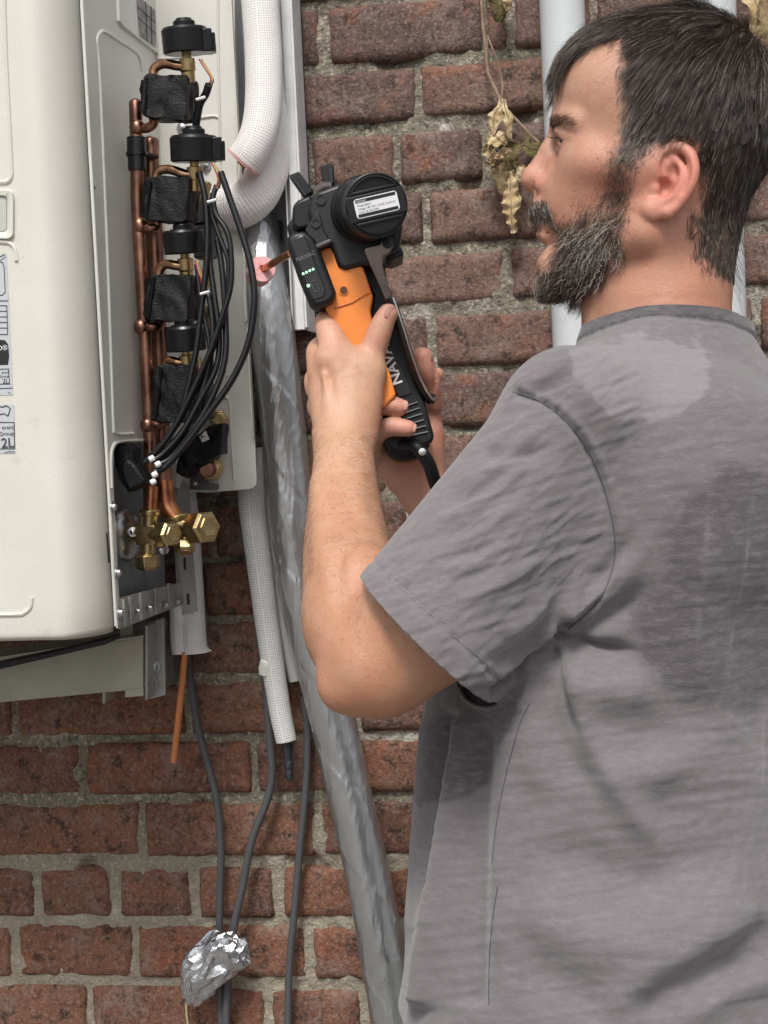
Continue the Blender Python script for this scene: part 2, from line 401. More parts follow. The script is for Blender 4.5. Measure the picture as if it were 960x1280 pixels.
# handle recess: rounded frame + dark cup
def rrect(x0, y0, x1, y1, r, n=5):
    out = []
    for cx, cy, a0 in ((x1-r, y0+r, -90), (x1-r, y1-r, 0), (x0+r, y1-r, 90), (x0+r, y0+r, 180)):
        for k in range(n+1):
            a = rad(a0+90*k/n); out.append((cx+r*math.cos(a), cy+r*math.sin(a)))
    return out
hf = MB()
outer = rrect(-80, 236, 18, 300, 9); inner = rrect(-72, 244, 9.5, 291, 6)
vs = [on_front(x, y, -.0005) for x, y in outer]+[on_front(x, y, .004) for x, y in rrect(-78, 238, 16, 298, 8)]+[on_front(x, y, .0035) for x, y in inner]+[on_front(x, y, -.002) for x, y in rrect(-70, 246, 8, 289, 5)]
n = len(outer); hf.add(vs, [(k*n+i, k*n+(i+1) % n, (k+1)*n+(i+1) % n, (k+1)*n+i) for k in range(3) for i in range(n)])
hf.build('handle_frame', cream, unit, angle=60)
hc = MB(); q = rrect(-70, 246, 8, 289, 5)
hc.add([on_front(x, y, .0012) for x, y in q]+[on_front(x, y, .0014) for x, y in rrect(-66, 250, 4, 285, 4)], [(i, (i+1) % n, n+(i+1) % n, n+i) for i in range(n)]+[tuple(range(n, 2*n))])
hc.build('handle_cup', mk('handle_cup_grey', (.30, .30, .275), .5, var=[(25, (.45, .45, .42), .45, .6)]), unit)

# stickers on the front (flat print)
stk = mk('grey_sticker', (.50, .52, .54), .45, var=[(300, (.45, .47, .49), .4, .6)])
ink = mk('dark_ink', (.05, .055, .07), .5); blk = mk('sticker_black', (.015, .015, .018), .4); wht = mk('white_print', (.72, .73, .73), .5)
def fquad(x0, y0, x1, y1, dy=.0006, mb=None, sk=0.0):
    mb = mb or MB(); mb.add([on_front(x0, y0, dy), on_front(x1, y0, dy), on_front(x1+sk, y1, dy), on_front(x0+sk, y1, dy)], [(0, 3, 2, 1)]); return mb
xd = RR*0+np.array([1., 0, 0]); zd = np.array([0, 0, 1.])
s1 = MB(); s1.add([on_front(-50, 317, .0005), on_front(8, 317, .0005), on_front(16, 494, .0005), on_front(-50, 494, .0005)], [(0, 3, 2, 1)])
st1 = s1.build('rating_sticker', stk, unit); st1['label'] = 'grey rating sticker with a black badge and table'
s2 = MB(); s2.add([on_front(-50, 506, .0005), on_front(17.5, 506, .0005), on_front(19, 567, .0005), on_front(-50, 567, .0005)], [(0, 3, 2, 1)])
st2 = s2.build('refrigerant_sticker', stk, unit); st2['label'] = 'grey sticker reading erant Group 2L'
li = MB()
def ln(pts, w=.00045):
    for a, b_ in zip(pts[:-1], pts[1:]): li.tube([on_front(*a, .0007), on_front(*b_, .0007)], w, 4)
ln([(-9, 327), (3, 328), (5, 333), (6.5, 365), (3, 369), (-9, 369)]); ln([(-9, 376), (10, 376)])
for k, y in enumerate((382, 389, 396, 403, 410, 418)): ln([(-9, y), (8.5+k*.15, y)])
ln([(8.5, 382), (9.5, 418)])
ln([(-9, 462), (10.5, 461), (12, 480), (-9, 480)]); ln([(-9, 486), (15.8, 485)])
ln([(-9, 528), (17.5, 528), (18.2, 561), (-9, 561)]); ln([(-4, 507), (3, 509), (8, 507), (13, 511), (10, 520), (5, 517), (-4, 519)], .0006)
ln([(-2, 322), (6, 318)]); ln([(0, 326), (7, 321)], .0003)
li.build('sticker_lines', ink, st1)['kind'] = 'stuff'
bb = MB(); bb.add([on_front(x, y, .0008) for x, y in [(-30, 424), (6, 425), (10, 430), (11.5, 445), (10, 456), (-30, 457)]], [(0, 5, 4, 3, 2, 1)]); bb.build('badge', blk, st1)
def ftext(s, x, y, size, m, par, al='RIGHT', bold=0): return text(s, 'printed_text', V(on_front(x, y, .0010)), (1, 0, 0), (0, 0, 1), size, m, par, al, .00005, bold)
ftext('ED®', 9.5, 437.5, .0072, wht, st1); ftext('erant', 11, 466.5, .0036, ink, st1); ftext('Group', 11, 471.5, .0036, ink, st1); ftext('2L', 11, 479, .0068, ink, st1)
ftext('nt', 13, 492, .003, ink, st1)
ftext('erant', 17, 536, .0058, ink, st2); ftext('Group', 17.3, 544, .0058, ink, st2); ftext('2L', 17.8, 559, .0138, ink, st2, bold=.0002); ftext('ssurfitem', 18.5, 565.5, .003, ink, st2)

# side panel with embossed rib (plane x = XS)
def on_side(px, py, dx=0): return PX(px, py, XS+dx)
sp = MB()
ytop = 2.3
poly = [(YF+.050, ytop), (YF+.050, ZB+.002), (YF+.062, ZB+.002), (YF+.064, 1.415), (YF+.070, 1.445), (YF+.088, 1.456), (YB, 1.456), (YB, ytop)]
sp.slab([(XS, y, z) for y, z in poly], (-.003, 0, 0)); sp.build('side_panel', cream_side, unit, bevel=.0006)
rb = MB()
rb.tube([(XS-.0006, YF+.0515, ZB), (XS-.0006, YF+.0515, ytop)], .0011, 6)
side_rib = [on_side(*q) for q in [(166, 542), (152, 543), (143, 540), (141, 530), (138, 440), (133, 300), (128, 180), (124, 90), (122, 62), (121, 50), (124, 42), (131, 40), (150, 52), (168, 64), (174, 73), (177, 90)]]
rb.tube(spline(side_rib, 5), .0020, 8)
rb.tube(spline([on_side(*q) for q in [(139, 610), (138, 575), (140, 560), (146, 553), (160, 551), (182, 551)]], 5), .0020, 8)
rb.build('pressed_rib', cream, unit)
MB().tube([on_side(118, 233, .0005), on_side(118.6, 236, .0005)], .0008, 5).build('paint_chip', blk, unit); MB().tube([on_front(25, 163, .0003), on_front(25.4, 165, .0003)], .0008, 5).build('paint_chip', blk, unit)
# upper cover plate with sticker
up = MB(); up.slab([on_side(*q, .0035) for q in [(147, -60), (150, 26), (155, 33), (208, 75), (212, -60)]], (-.004, 0, 0)); upo = up.build('upper_cover', cream_side, unit, bevel=.0006)
us = MB(); us.add([on_side(*q, .0042) for q in [(171, -6), (194, 13), (195, 59), (175, 45)]], [(0, 3, 2, 1)])
uso = us.build('wiring_sticker', mk('wiring_sticker_grey', (.24, .21, .21), .5, var=[(110, (.12, .10, .11), .5, .6), (200, (.36, .33, .32), .55, .65)]), upo)
g2 = MB()
for a, b_ in [((172, 8), (194, 28)), ((173, 22), (195, 42)), ((182, 2), (184, 52)), ((189, 8), (190, 56))]: g2.tube([on_side(*a, .0046), on_side(*b_, .0046)], .0005, 4)
g2.build('sticker_lines', ink, uso)['kind'] = 'stuff'

# rear valve plate (faces the camera, behind the tubes)
def on_plate(px, py, d=0): return PY(px, py, YB-d)
xr = on_plate(306, 300)[0]
zbp = on_plate(300, 612)[2]
pl = MB()
pts = [(XS-.01, 2.3), (XS-.01, 1.40), (XS+.012, zbp+.0), (XS+.035, zbp-.002), (xr-.008, zbp), (xr-.002, zbp+.003), (xr, zbp+.009), (xr, 2.3)]
pl.slab([(x, YB-.0, z) for x, z in pts], (0, .003, 0)); plate = pl.build('valve_plate', cream_side, unit, bevel=.0006)
fl = MB()
fl.slab([(xr-.0022, YB-.007, 2.3), (xr+.0, YB-.007, 2.3), (xr+.0, YB-.007, zbp+.060), (xr-.0022, YB-.007, zbp+.064)], (0, .007, 0)); 
fl.slab([(xr-.0022, YB-.012, on_plate(300, 405)[2]), (xr+.0005, YB-.012, on_plate(300, 405)[2]+.003), (xr+.0005, YB-.012, on_plate(300, 360)[2]), (xr-.0022, YB-.012, on_plate(300, 360)[2]-.004)], (0, .006, 0))
fl.build('plate_flange', cream, plate, bevel=.0004)
pr = MB()
def rib(pts, r=.0018): pr.tube(spline([on_plate(*q, .0004) for q in pts], 5), r, 8)
rib([(272, -40), (273, 80), (277, 250), (281, 400), (284, 470)]); rib([(292, -40), (293, 60), (298, 300)], .001)
rib([(262, 497), (280, 496), (286, 500), (288, 515), (290, 560), (293, 600)]); rib([(250, 147), (268, 145), (273, 147)]); rib([(236, 267), (270, 264)])
rib([(186, 120), (185, 76), (187, 73), (206, 73), (236, 71)], .0011)
pr.build('pressed_rib', cream, plate)
# lower recess: galvanised base box behind the service valves
XR = XS-.022
rc = MB(); rc.slab([(XR, YF+.064, 1.455), (XR, YF+.064, ZB+.014), (XR, YB, ZB+.014), (XR, YB, 1.455)], (-.002, 0, 0)); rc.build('base_plate', mk('dark_galvanised', (.30, .325, .345), .38, .6, var=[(14, (.19, .205, .215), .4, .65), (60, (.22, .23, .24), .5, .7, .5)], rvar=(15, .3, .5)), unit)
rl = MB()
rl.slab([(XS-.001, YF+.056, ZB+.030), (XS-.001, YF+.056, ZB-.002), (XS-.001, YB+.004, ZB-.004), (XS-.001, YB+.004, ZB+.022), (XS-.001, -.18, ZB+.026), (XS-.001, -.24, ZB+.028)], (.0016, 0, 0))
for k, y in enumerate((-.318, -.298, -.262, -.21, -.16)):
    rl.slab([(XS+.0006, y, ZB-.001), (XS+.0006, y+.011, ZB-.001), (XS+.0006, y+.011, ZB+.027), (XS+.0006, y, ZB+.028)], (.0028, 0, 0))
rl.bar((XR, YF+.056, ZB+.008), (XS+.0006, YB, ZB+.0095))
rl.build('bottom_rail', mk('rail_steel', (.42, .41, .39), .42, .55, var=[(50, (.3, .29, .28), .45, .65)]), unit, bevel=.0005)
sf = MB(); xf0, xf1 = PY(224, 700, YB-.004)[0], PY(244, 700, YB-.004)[0]; zf0, zf1 = PY(235, 769, YB-.004)[2], PY(228, 630, YB-.004)[2]
sf.slab([(xf0, YB-.004, zf0), (xf1-.001, YB-.004, zf0+.004), (xf1-.003, YB-.004, zf1+.02), (xf1-.010, YB-.004, zf1+.030), (xf0-.004, YB-.004, zf1)], (0, .0025, 0))
sf.build('rear_flange', greyflange, unit, bevel=.0006)
for (a, b_, c_, d_) in ((229, 697, 232, 712), (233, 742, 236.5, 756)):
    MB().add([PY(a, b_, YB-.0048), PY(c_, b_, YB-.0048), PY(c_+.8, d_, YB-.0048), PY(a+.8, d_, YB-.0048)], [(0, 3, 2, 1)]).build('flange_slot', blk, unit)
vs_ = MB(); vs_.slab([PX(132.5, 667, XS+.0004), PX(134, 665, XS+.0004), PX(137, 703, XS+.0004), PX(135.2, 704, XS+.0004)], (.0004, 0, 0)); vs_.build('slot', blk, unit)
# screws
def screw(o, ax, r=.0042, parent=unit, m=steel):
    s = MB(); s.lathe([(r*1.5, 0), (r*1.5, r*.3), (r, r*.35), (r*.95, r*1.0), (r*.5, r*1.25), (.0002, r*1.3)], o, ax, 14); return s.build('screw', m, parent)
for q in ((140, 634), (146, 716), (149, 766)): screw(PX(*q, XS+.0010), (1, 0, 0))
for q in ((187, 760), (207, 756), (222, 752), (172, 764)): screw(PX(*q, XS+.0032), (1, 0, 0), .003)
for q in ((228, 160), (213, 250), (257, 207)): screw(PY(*q, YB-.001), (0, -1, 0), .0045)
# bracket below
brk = root('wall_bracket', 'cream steel wall bracket beam carrying the outdoor unit', 'bracket')
yb0 = -.13
bm_ = MB(); bm_.slab([PY(-60, 833, yb0), PY(40, 817, yb0), PY(131, 804, yb0), PY(179, 797, yb0), PY(179, 861, yb0), PY(128, 866, yb0), PY(0, 878, yb0), PY(-60, 884, yb0)], (0, .003, 0))
cbk = mk('bracket_cream', (.44, .425, .35), .45, var=[(12, (.36, .34, .28), .4, .65)], bump=[(400, .1, .0005)])
bm_.slab([PY(128, 866, yb0-.001), PY(131, 866, yb0-.001), PY(131, 879, yb0-.001), PY(128, 880, yb0-.001)], (0, .035, 0))
bm_.slab([PY(156, 862, yb0-.001), PY(179, 860, yb0-.001), PY(179, 870, yb0-.001), PY(156, 872, yb0-.001)], (0, .003, 0))
bm_.slab([PY(-60, 833, yb0), PY(131, 804, yb0), PY(180, 797, yb0), PY(180, 797, yb0)+np.array([0, .10, 0]), PY(-60, 833, yb0)+np.array([0, .10, 0])], (0, 0, .003))
bm_.build('beam', cbk, brk, bevel=.0008)
po = MB(); yp = -.035
po.slab([PY(181, 782, yb0), PY(185, 782, yb0), PY(185, 874, yb0), PY(181, 876, yb0)], (0, .128, 0))
po.slab([PY(184, 780, yb0+.03), PY(204, 772, yb0+.03), PY(207, 869, yb0+.03), PY(186, 874, yb0+.03)], (0, .003, 0))
po.build('upright', mk('bracket_upright_grey', (.40, .39, .365), .4, .35, var=[(30, (.30, .29, .27), .4, .65)]), brk, bevel=.0006)
for q in ((192, 833), (189, 853)): screw(PY(*q, yb0+.029), (0, -1, 0), .006, brk, galv)
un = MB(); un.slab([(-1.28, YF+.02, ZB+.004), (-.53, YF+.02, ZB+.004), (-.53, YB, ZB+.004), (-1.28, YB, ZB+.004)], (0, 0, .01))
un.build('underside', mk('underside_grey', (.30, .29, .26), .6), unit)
ft = MB(); ft.slab([PY(-40, 838, -.20), PY(70, 815, -.20), PY(131, 800, -.20), PY(131, 806, -.20), PY(-40, 846, -.20)], (0, .05, 0)); ft.build('rubber_foot', blackp, brk)
MB().slab([PY(150, 750, -.10), PY(165, 750, -.10), PY(166, 812, -.10), PY(150, 812, -.10)], (0, .09, 0)).build('hook', cbk, brk)

# ------------------------------------------------------------------ copper manifold and expansion valves (parts of the unit)
def UY(px, py, y): return PY(px, py, y)
mt = MB()
YT1, YT2 = -.235, -.205
l1 = [UY(x, y, YT1) for x, y in [(169.5, 128), (171, 200), (172, 260), (176, 330), (180, 400), (183, 455), (186, 520), (188, 570), (187, 600), (188, 645)]]
t1 = MB(); t1.tube([l1[0]+np.array([0, 0, .004])]+[l1[0]+np.array([0, 0, .002])]+spline(l1, 4), [.0025, .0060]+[.0072]*(len(spline(l1, 4))), 16); t1.build('liquid_pipe', copper, unit)
l2 = [UY(x, y, YT2) for x, y in [(188, 176), (189, 220), (193, 300), (196, 380), (199, 460), (202, 540), (204, 600), (206, 622), (212, 640), (222, 652)]]
pl2 = spline(l2, 4); t2 = MB(); t2.tube([l2[0]+np.array([0, 0, .005]), l2[0]+np.array([0, 0, .003])]+pl2, [.003, .0075]+[.0096]*(len(pl2)-10)+[.0100]*10, 16); t2.build('gas_pipe', copper, unit)
# bright lower copper ends
MB().tube([UY(x, y, YT1-.0008) for x, y in [(189, 608), (188.5, 625), (187, 648)]], .0078, 16).build('pipe_end', coppernew, unit)
MB().tube(spline([UY(x, y, YT2-.0010) for x, y in [(205, 600), (207, 625), (211, 637), (221, 651)]], 4), .0108, 16).build('pipe_end', coppernew, unit)
# clamp
cl = MB()
for dz in (0,):
    a, b_ = UY(170.5, 172, YT1), UY(171.5, 213, YT1); m_ = (a+b_)/2
    cl.tube([a, (a*.55+b_*.45)], .0105, 16); cl.tube([(a*.42+b_*.58), b_], .0100, 16); cl.tube([a*.5+b_*.5-np.array([0, 0, .002]), a*.5+b_*.5+np.array([0, 0, .002])], .0118, 16)
    cl.tube([m_+np.array([.004, -.004, 0]), UY(196, 196, YT2-.009)], .003, 8)
cl.build('pipe_clamp', blackp, unit)
for q in ((173, 160), (176, 282), (178, 409), (186, 532)):
    MB().tube(spline([UY(q[0]-2, q[1]-6, YT1), UY(q[0]-1, q[1], YT1-.002), UY(q[0]+1, q[1]+6, YT1)], 4), [.007, .0078, .0085, .0088, .0088, .0088, .0085, .0075, .007], 14).build('solder_joint', copper, unit)

vals = [dict(c=(233, 50), w=29, h=32, pad=(206, 120), y=-.250, tilt=0), dict(c=(243, 185), w=30, h=33, pad=(210, 248), y=-.245, tilt=.06), dict(c=(231, 301), w=26, h=30, pad=(213, 372), y=-.240, tilt=0), dict(c=(233, 421), w=26, h=32, pad=(220, 492), y=-.235, tilt=.0)]
for i, vv in enumerate(vals):
    y = vv['y']; cx, cy = vv['c']; k = 1.0/ (FP/(1.8+y)); w_, h_ = vv['w']*k, vv['h']*k
    up_ = np.array([vv['tilt'], -.12, 1.0]); up_ /= np.linalg.norm(up_)
    o0 = UY(cx, cy+vv['h']*.55, y)
    c_ = MB(); c_.lathe([(w_*.92, 0), (w_*1.0, h_*.05), (w_*1.02, h_*.9), (w_*.94, h_*1.0), (w_*.48, h_*1.02), (w_*.48, h_*1.22), (w_*.44, h_*1.27), (w_*.36, h_*1.3), (w_*.34, h_*1.36), (w_*.2, h_*1.37)], o0, up_, 28)
    co = c_.build('valve_coil', blackp, unit, angle=30)
    cn = MB(); rt = np.array([1., .25, 0]); rt /= np.linalg.norm(rt); bk_ = np.cross(up_, rt)
    ext = .80 if i < 2 else .6
    cn.box(o0+rt*w_*(1.05)*ext+up_*h_*.46, (w_*.42*ext, w_*.62, h_*.44), (rt, bk_, up_))
    cn.box(o0+rt*w_*(1.42)*ext+up_*h_*.40, (w_*.22*ext, w_*.45, h_*.36), (rt, bk_, up_))
    cn.build('coil_plug', blackp, co, bevel=.0012)
    rg = MB(); rg.lathe([(w_*.62, h_*1.005), (w_*.62, h_*1.06), (w_*.50, h_*1.06), (w_*.50, h_*1.01)], o0, up_, 24); rg.build('coil_ring', blackgl, co)
    st = MB(); st.lathe([(.0050, .002), (.0050, -.004), (.0085, -.005), (.0085, -.017), (.0072, -.019), (.0072, -.030)], o0, up_, 18); st.build('valve_stem', brass, unit, angle=30)
    px_, py_ = vv['pad']
    # elbow pipe stem -> pad top
    a = o0-up_*.013; tp = UY(px_-14, py_-26, y+.004)
    MB().tube(spline([a, a+np.array([-.010, -.003, .001]), (a+tp)/2+np.array([-.008, 0, .008]), tp+np.array([0, 0, .004]), tp-np.array([0, 0, .02])], 5), .0052, 14).build('elbow_pipe', mk('elbow_copper%d' % i, (.60, .36, .21), .22, 1.0, var=[(70, (.34, .18, .11), .45, .65)]) if i == 0 else MATS['elbow_copper0'], unit)
    jy = (160, 285, 409, 530)[i]; jx = (176, 178, 180, 188)[i]
    MB().tube(spline([UY(px_-16, py_+20, y+.006), UY(px_-14, py_+34, y+.010), UY(px_-22, jy, YT1-.004), UY(jx, jy, YT1)], 5), .0052, 12).build('elbow_pipe', copper, unit)
    # insulation pad: wrapped foam, lumpy block
    pd = MB(); W2, H2 = (27, 26, 25, 22)[i], (27, 28, 29, 36)[i]
    sk = (1, 4, 6, 8)[i]
    pts = [(-W2-sk*.2, -H2+3), (-W2+4, -H2), (W2-2, -H2+1), (W2, -H2+4), (W2-sk*.9, H2-2), (W2-3-sk, H2), (-W2+4-sk*.8, H2-1), (-W2-sk, H2-6)]
    pd.slab([UY(px_+a_, py_+b2, y-.010) for a_, b2 in pts], (0.004, .032, 0))
    pdo = pd.build('insulation_pad', blackf, unit); lumpy(pdo, 7, .0022, 75, i*3, (1, 1, .4))
    po2 = MB(); po2.slab([UY(px_-W2-sk*.3-3, py_-H2+6, y-.004), UY(px_-W2+5, py_-H2+4, y-.0125), UY(px_-W2+3-sk*.8, py_+H2-2, y-.0125), UY(px_-W2-3-sk, py_+H2-8, y-.004)], (0.002, .012, 0)); lumpy(po2.build('pad_lap', blackf, pdo), 5, .0016, 90, i*5)

# wires from the coils into cables
def wpath(pts, y0, y1=None):
    y1 = y0 if y1 is None else y1; n = len(pts)
    return spline([UY(x, y, y0+(y1-y0)*i/(n-1)) for i, (x, y) in enumerate(pts)], 6)
wires = [((251, 74), (258, 85), (265, 98), (262, 106)), ((266, 203), (271, 212), (274, 224), (272, 234)), ((246, 325), (250, 340), (253, 350), (254, 360)), ((248, 445), (250, 455), (250, 462), (252, 470))]
wc = [mk('wire_red', (.30, .05, .04), .4), mk('wire_white', (.6, .58, .54), .4), mk('wire_yellow', (.50, .36, .08), .4), mk('wire_brown', (.2, .08, .05), .4)]
for i, pts in enumerate(wires):
    for j in range(4):
        MB().tube(wpath([(x+(j-1.5)*(1.5 if k in (0, 1) else 1.0), y+(j % 2)*2) for k, (x, y) in enumerate(pts)], -.262+.003*j), .0009, 6).build('wire', wc[j], unit)
lead = [
 ([(261, 106), (257, 118), (250, 130), (246, 150), (244, 165)], .0042, -.214, -.20),
 ([(249, 215), (256, 245), (259, 280), (258, 330), (250, 400), (243, 450), (225, 520), (200, 560), (180, 577)], .0034, -.20, -.235),
 ([(271, 232), (266, 247), (266, 270), (276, 300), (286, 330), (283, 380), (268, 430), (248, 480), (222, 530), (196, 562), (181, 578)], .0030, -.20, -.242),
 ([(266, 247), (270, 268), (284, 290), (289, 320), (288, 360), (276, 400), (262, 440), (240, 490), (214, 540), (186, 575)], .0030, -.208, -.246),
 ([(276, 215), (288, 250), (305, 300), (315, 340), (318, 380), (310, 430), (290, 475), (262, 515), (232, 555), (207, 583), (193, 590)], .0036, -.205, -.25),
 ([(272, 300), (278, 340), (282, 400), (281, 450), (266, 495), (240, 540), (214, 572), (194, 583)], .0034, -.20, -.25),
 ([(262, 262), (262, 320), (268, 370), (274, 420), (270, 460), (250, 500), (228, 540), (205, 566), (190, 577)], .0032, -.197, -.25),
 ([(254, 360), (262, 375), (266, 420), (258, 470), (240, 520), (218, 552), (196, 575)], .0032, -.205, -.245),
 ([(252, 468), (258, 490), (252, 520), (236, 545), (214, 572), (196, 588)], .0032, -.20, -.245),
 ([(246, 330), (252, 380), (262, 430), (262, 470), (246, 510), (226, 548), (200, 578)], .0030, -.20, -.24),
 ([(258, 100), (268, 210), (280, 260), (296, 300), (300, 330)], .0001, -.20, -.2),
]
for pts, r_, y0, y1 in lead[:-1]:
    MB().tube(wpath(pts, y0-.055, y1-.04), r_, 10).build('cable', cable, unit)
for q in ((190, 573), (198, 580), (194, 593), (192, 602)):
    o_ = UY(*q, -.295); MB().lathe([(.0022, -.0025), (.0031, -.002), (.0034, .001), (.003, .0035), (.0014, .004)], o_, (-.7, -.4, -.35), 10).build('cable_end', white_tie, unit)
for q in ((251, 123), (265, 251), (256, 366)):
    o_ = UY(*q, -.272); MB().tube([o_-np.array([.005, 0, .001]), o_+np.array([.005, 0, .001])], .0016, 6).build('cable_tie', white_tie, unit)
# foam strap at lower left
fs = MB(); fs.slab([UY(x, y, -.285) for x, y in [(143, 560), (148, 554), (158, 554), (165, 562), (167, 578), (180, 598), (182, 604), (160, 615), (150, 600), (144, 580)]], (.003, .02, 0)); lumpy(fs.build('foam_strap', blackf, unit), 4, .0012, 60, 2)
fs = MB(); fs.slab([UY(x, y, -.298) for x, y in [(158, 573), (167, 580), (181, 600), (178, 606), (161, 614), (153, 598), (150, 585)]], (.002, .010, 0)); fs.build('foam_flap', blackf, unit, bevel=.003, seg=3)
# black wrapped lumps near lower right plate, nuts, sticker
lw = MB(); lw.slab([UY(x, y, -.15) for x, y in [(222, 560), (260, 535), (278, 530), (275, 566), (262, 574), (232, 597), (221, 590)]], (0, .03, 0)); lumpy(lw.build('wrapped_valve', blackf, unit), 6, .0025, 70, 9)
lw = MB(); lw.slab([UY(x, y, -.14) for x, y in [(258, 540), (277, 536), (277, 568), (262, 570)]], (0, .03, 0)); lw.build('rubber_block', mk('rubber_block_grey', (.045, .048, .05), .6, bump=[(300, .3, .0008)]), unit, bevel=.002)
wl = MB(); wl.add([UY(x, y, -.158) for x, y in [(249, 546), (257, 538), (262, 549), (253, 553)]], [(0, 3, 2, 1)]); wlo = wl.build('cable_label', wht, unit)
text('A', 'printed_text', V(UY(252, 550, -.1585)), (.75, 0, .6), (-.5, 0, .8), .008, ink, wlo, depth=.0001)
def hexnut(o, ax, r, h, m, par, name='hex_nut', cap=True):
    b = MB(); b.lathe([(r*.86, 0), (r, h*.12), (r, h*.85), (r*.86, h)]+([(r*.62, h*1.02), (r*.60, h*1.1), (r*.3, h*1.08)] if cap else []), o, ax, 6); return b.build(name, m, par, angle=20, bevel=.0005)
hexnut(UY(262, 586, YB-.004), (.35, -.9, .1), .0155, .018, brass, unit); MB().lathe([(.011, 0), (.011, .006), (.009, .007)], UY(259, 586, YB-.026), (.3, -.9, .1), 20).build('flare_ring', copper, unit)
MB().tube([UY(258, 586, YB-.045), UY(262, 586, YB)], .008, 16).build('stub_pipe', copper, unit)
hexnut(UY(273, 524, YB-.002), (.2, -.95, 0), .012, .012, brass, unit)
pb = MB(); pb.slab([UY(x, y, YB-.006) for x, y in [(237, 594), (245, 591), (262, 604), (273, 605), (274, 610), (271, 613), (237, 612)]], (0, .002, 0)); pb.build('valve_bracket', mk('bracket_dark_steel', (.16, .165, .17), .45, .7), unit, bevel=.0006)
screw(UY(244, 604, YB-.008), (0, -1, 0), .0025)
# loops of brass fittings glimpsed behind the cables
for q in ((259, 345), (262, 395), (255, 240), (252, 470)): MB().lathe([(.005, -.012), (.007, -.01), (.007, .01), (.005, .012)], UY(*q, -.15), (.3, 0, 1), 12).build('valve_fitting', brass, unit)
for q in ((250, 262), (256, 300), (254, 500)): MB().box(UY(*q, -.125), (.012, .01, .022)).build('valve_body', mk('grey_rubber_dark', (.05, .05, .05), .5) if q[0] == 250 else MATS['grey_rubber_dark'], unit, bevel=.003)

# ------------------------------------------------------------------ brass service valves
yv = -.245
sv = root('service_valve', 'brass service valve with three capped ports, front one on the grey base plate', 'valve', 'brass service valves')
def body(par, pts, y): 
    b = MB()
    for a, c_, r_ in pts: b.tube([UY(*a, y[0]), UY(*a, y[0])*.5+UY(*c_, y[1])*.5, UY(*c_, y[1])], r_, 18)
    return b
b = MB()
b.tube([UY(187, 642, yv), UY(185, 664, yv), UY(184, 700, yv)], [.0098, .0092, .0086], 20)
b.tube([UY(163, 664, yv+.03), UY(175, 667, yv+.012), UY(184, 668, yv)], [.0105, .0100, .0085], 18)
b.tube([UY(184, 668, yv), UY(203, 668, yv-.008)], .0085, 18)
b.lathe([(.0115, 0), (.0118, .003), (.0118, .006), (.010, .008)], UY(187, 645, yv), (0, 0, 1), 20)
b.box(UY(185, 668, yv), (.011, .0105, .0105))
b.build('valve_body', brass, sv, bevel=.0010)
hexnut(UY(184, 693, yv), (.02, -.05, -1), .0138, .016, brass, sv, 'hex_cap')
hexnut(UY(201, 668, yv-.004), (.85, -.55, .03), .0150, .020, brass, sv, 'hex_cap')
screw(UY(166, 665, yv-.006), (.3, -1, .1), .0036, sv)
MB().lathe([(.030, 0), (.030, .004), (.026, .009), (.012, .012)], UY(155, 668, -.235), (.9, -.25, 0), 28).build('flange_boss', mk('zinc_boss', (.50, .52, .54), .28, .9), sv)
MB().lathe([(.0055, 0), (.0055, .004), (.003, .005)], UY(204, 687, yv+.02), (.5, -.8, 0), 8).build('screw', steel, sv)
sv2 = root('service_valve', 'larger brass service valve at the right, under the bent copper pipe end', 'valve', 'brass service valves')
y2 = -.205
b = MB()
b.tube([UY(221, 650, y2), UY(228, 658, y2), UY(240, 662, y2-.004)], [.0125, .0125, .0115], 20)
b.lathe([(.0135, -.004), (.0145, 0), (.0145, .003), (.012, .005)], UY(221, 649, y2), (-.3, 0, 1), 22)
b.tube([UY(205, 668, y2+.03), UY(222, 664, y2+.01), UY(232, 660, y2)], .011, 18)
b.tube([UY(233, 662, y2), UY(232, 680, y2-.004)], .008, 16)
b.lathe([(.0125, 0), (.0125, .008), (.0105, .009)], UY(238, 661, y2-.004), (.85, -.5, .05), 22)
b.build('valve_body', brass, sv2, bevel=.0008)
hexnut(UY(244, 660, y2-.010), (.80, -.60, .06), .0190, .024, brass, sv2, 'hex_cap')
hexnut(UY(231, 678, y2-.006), (.15, -.5, -.9), .0115, .012, brass, sv2, 'hex_cap')

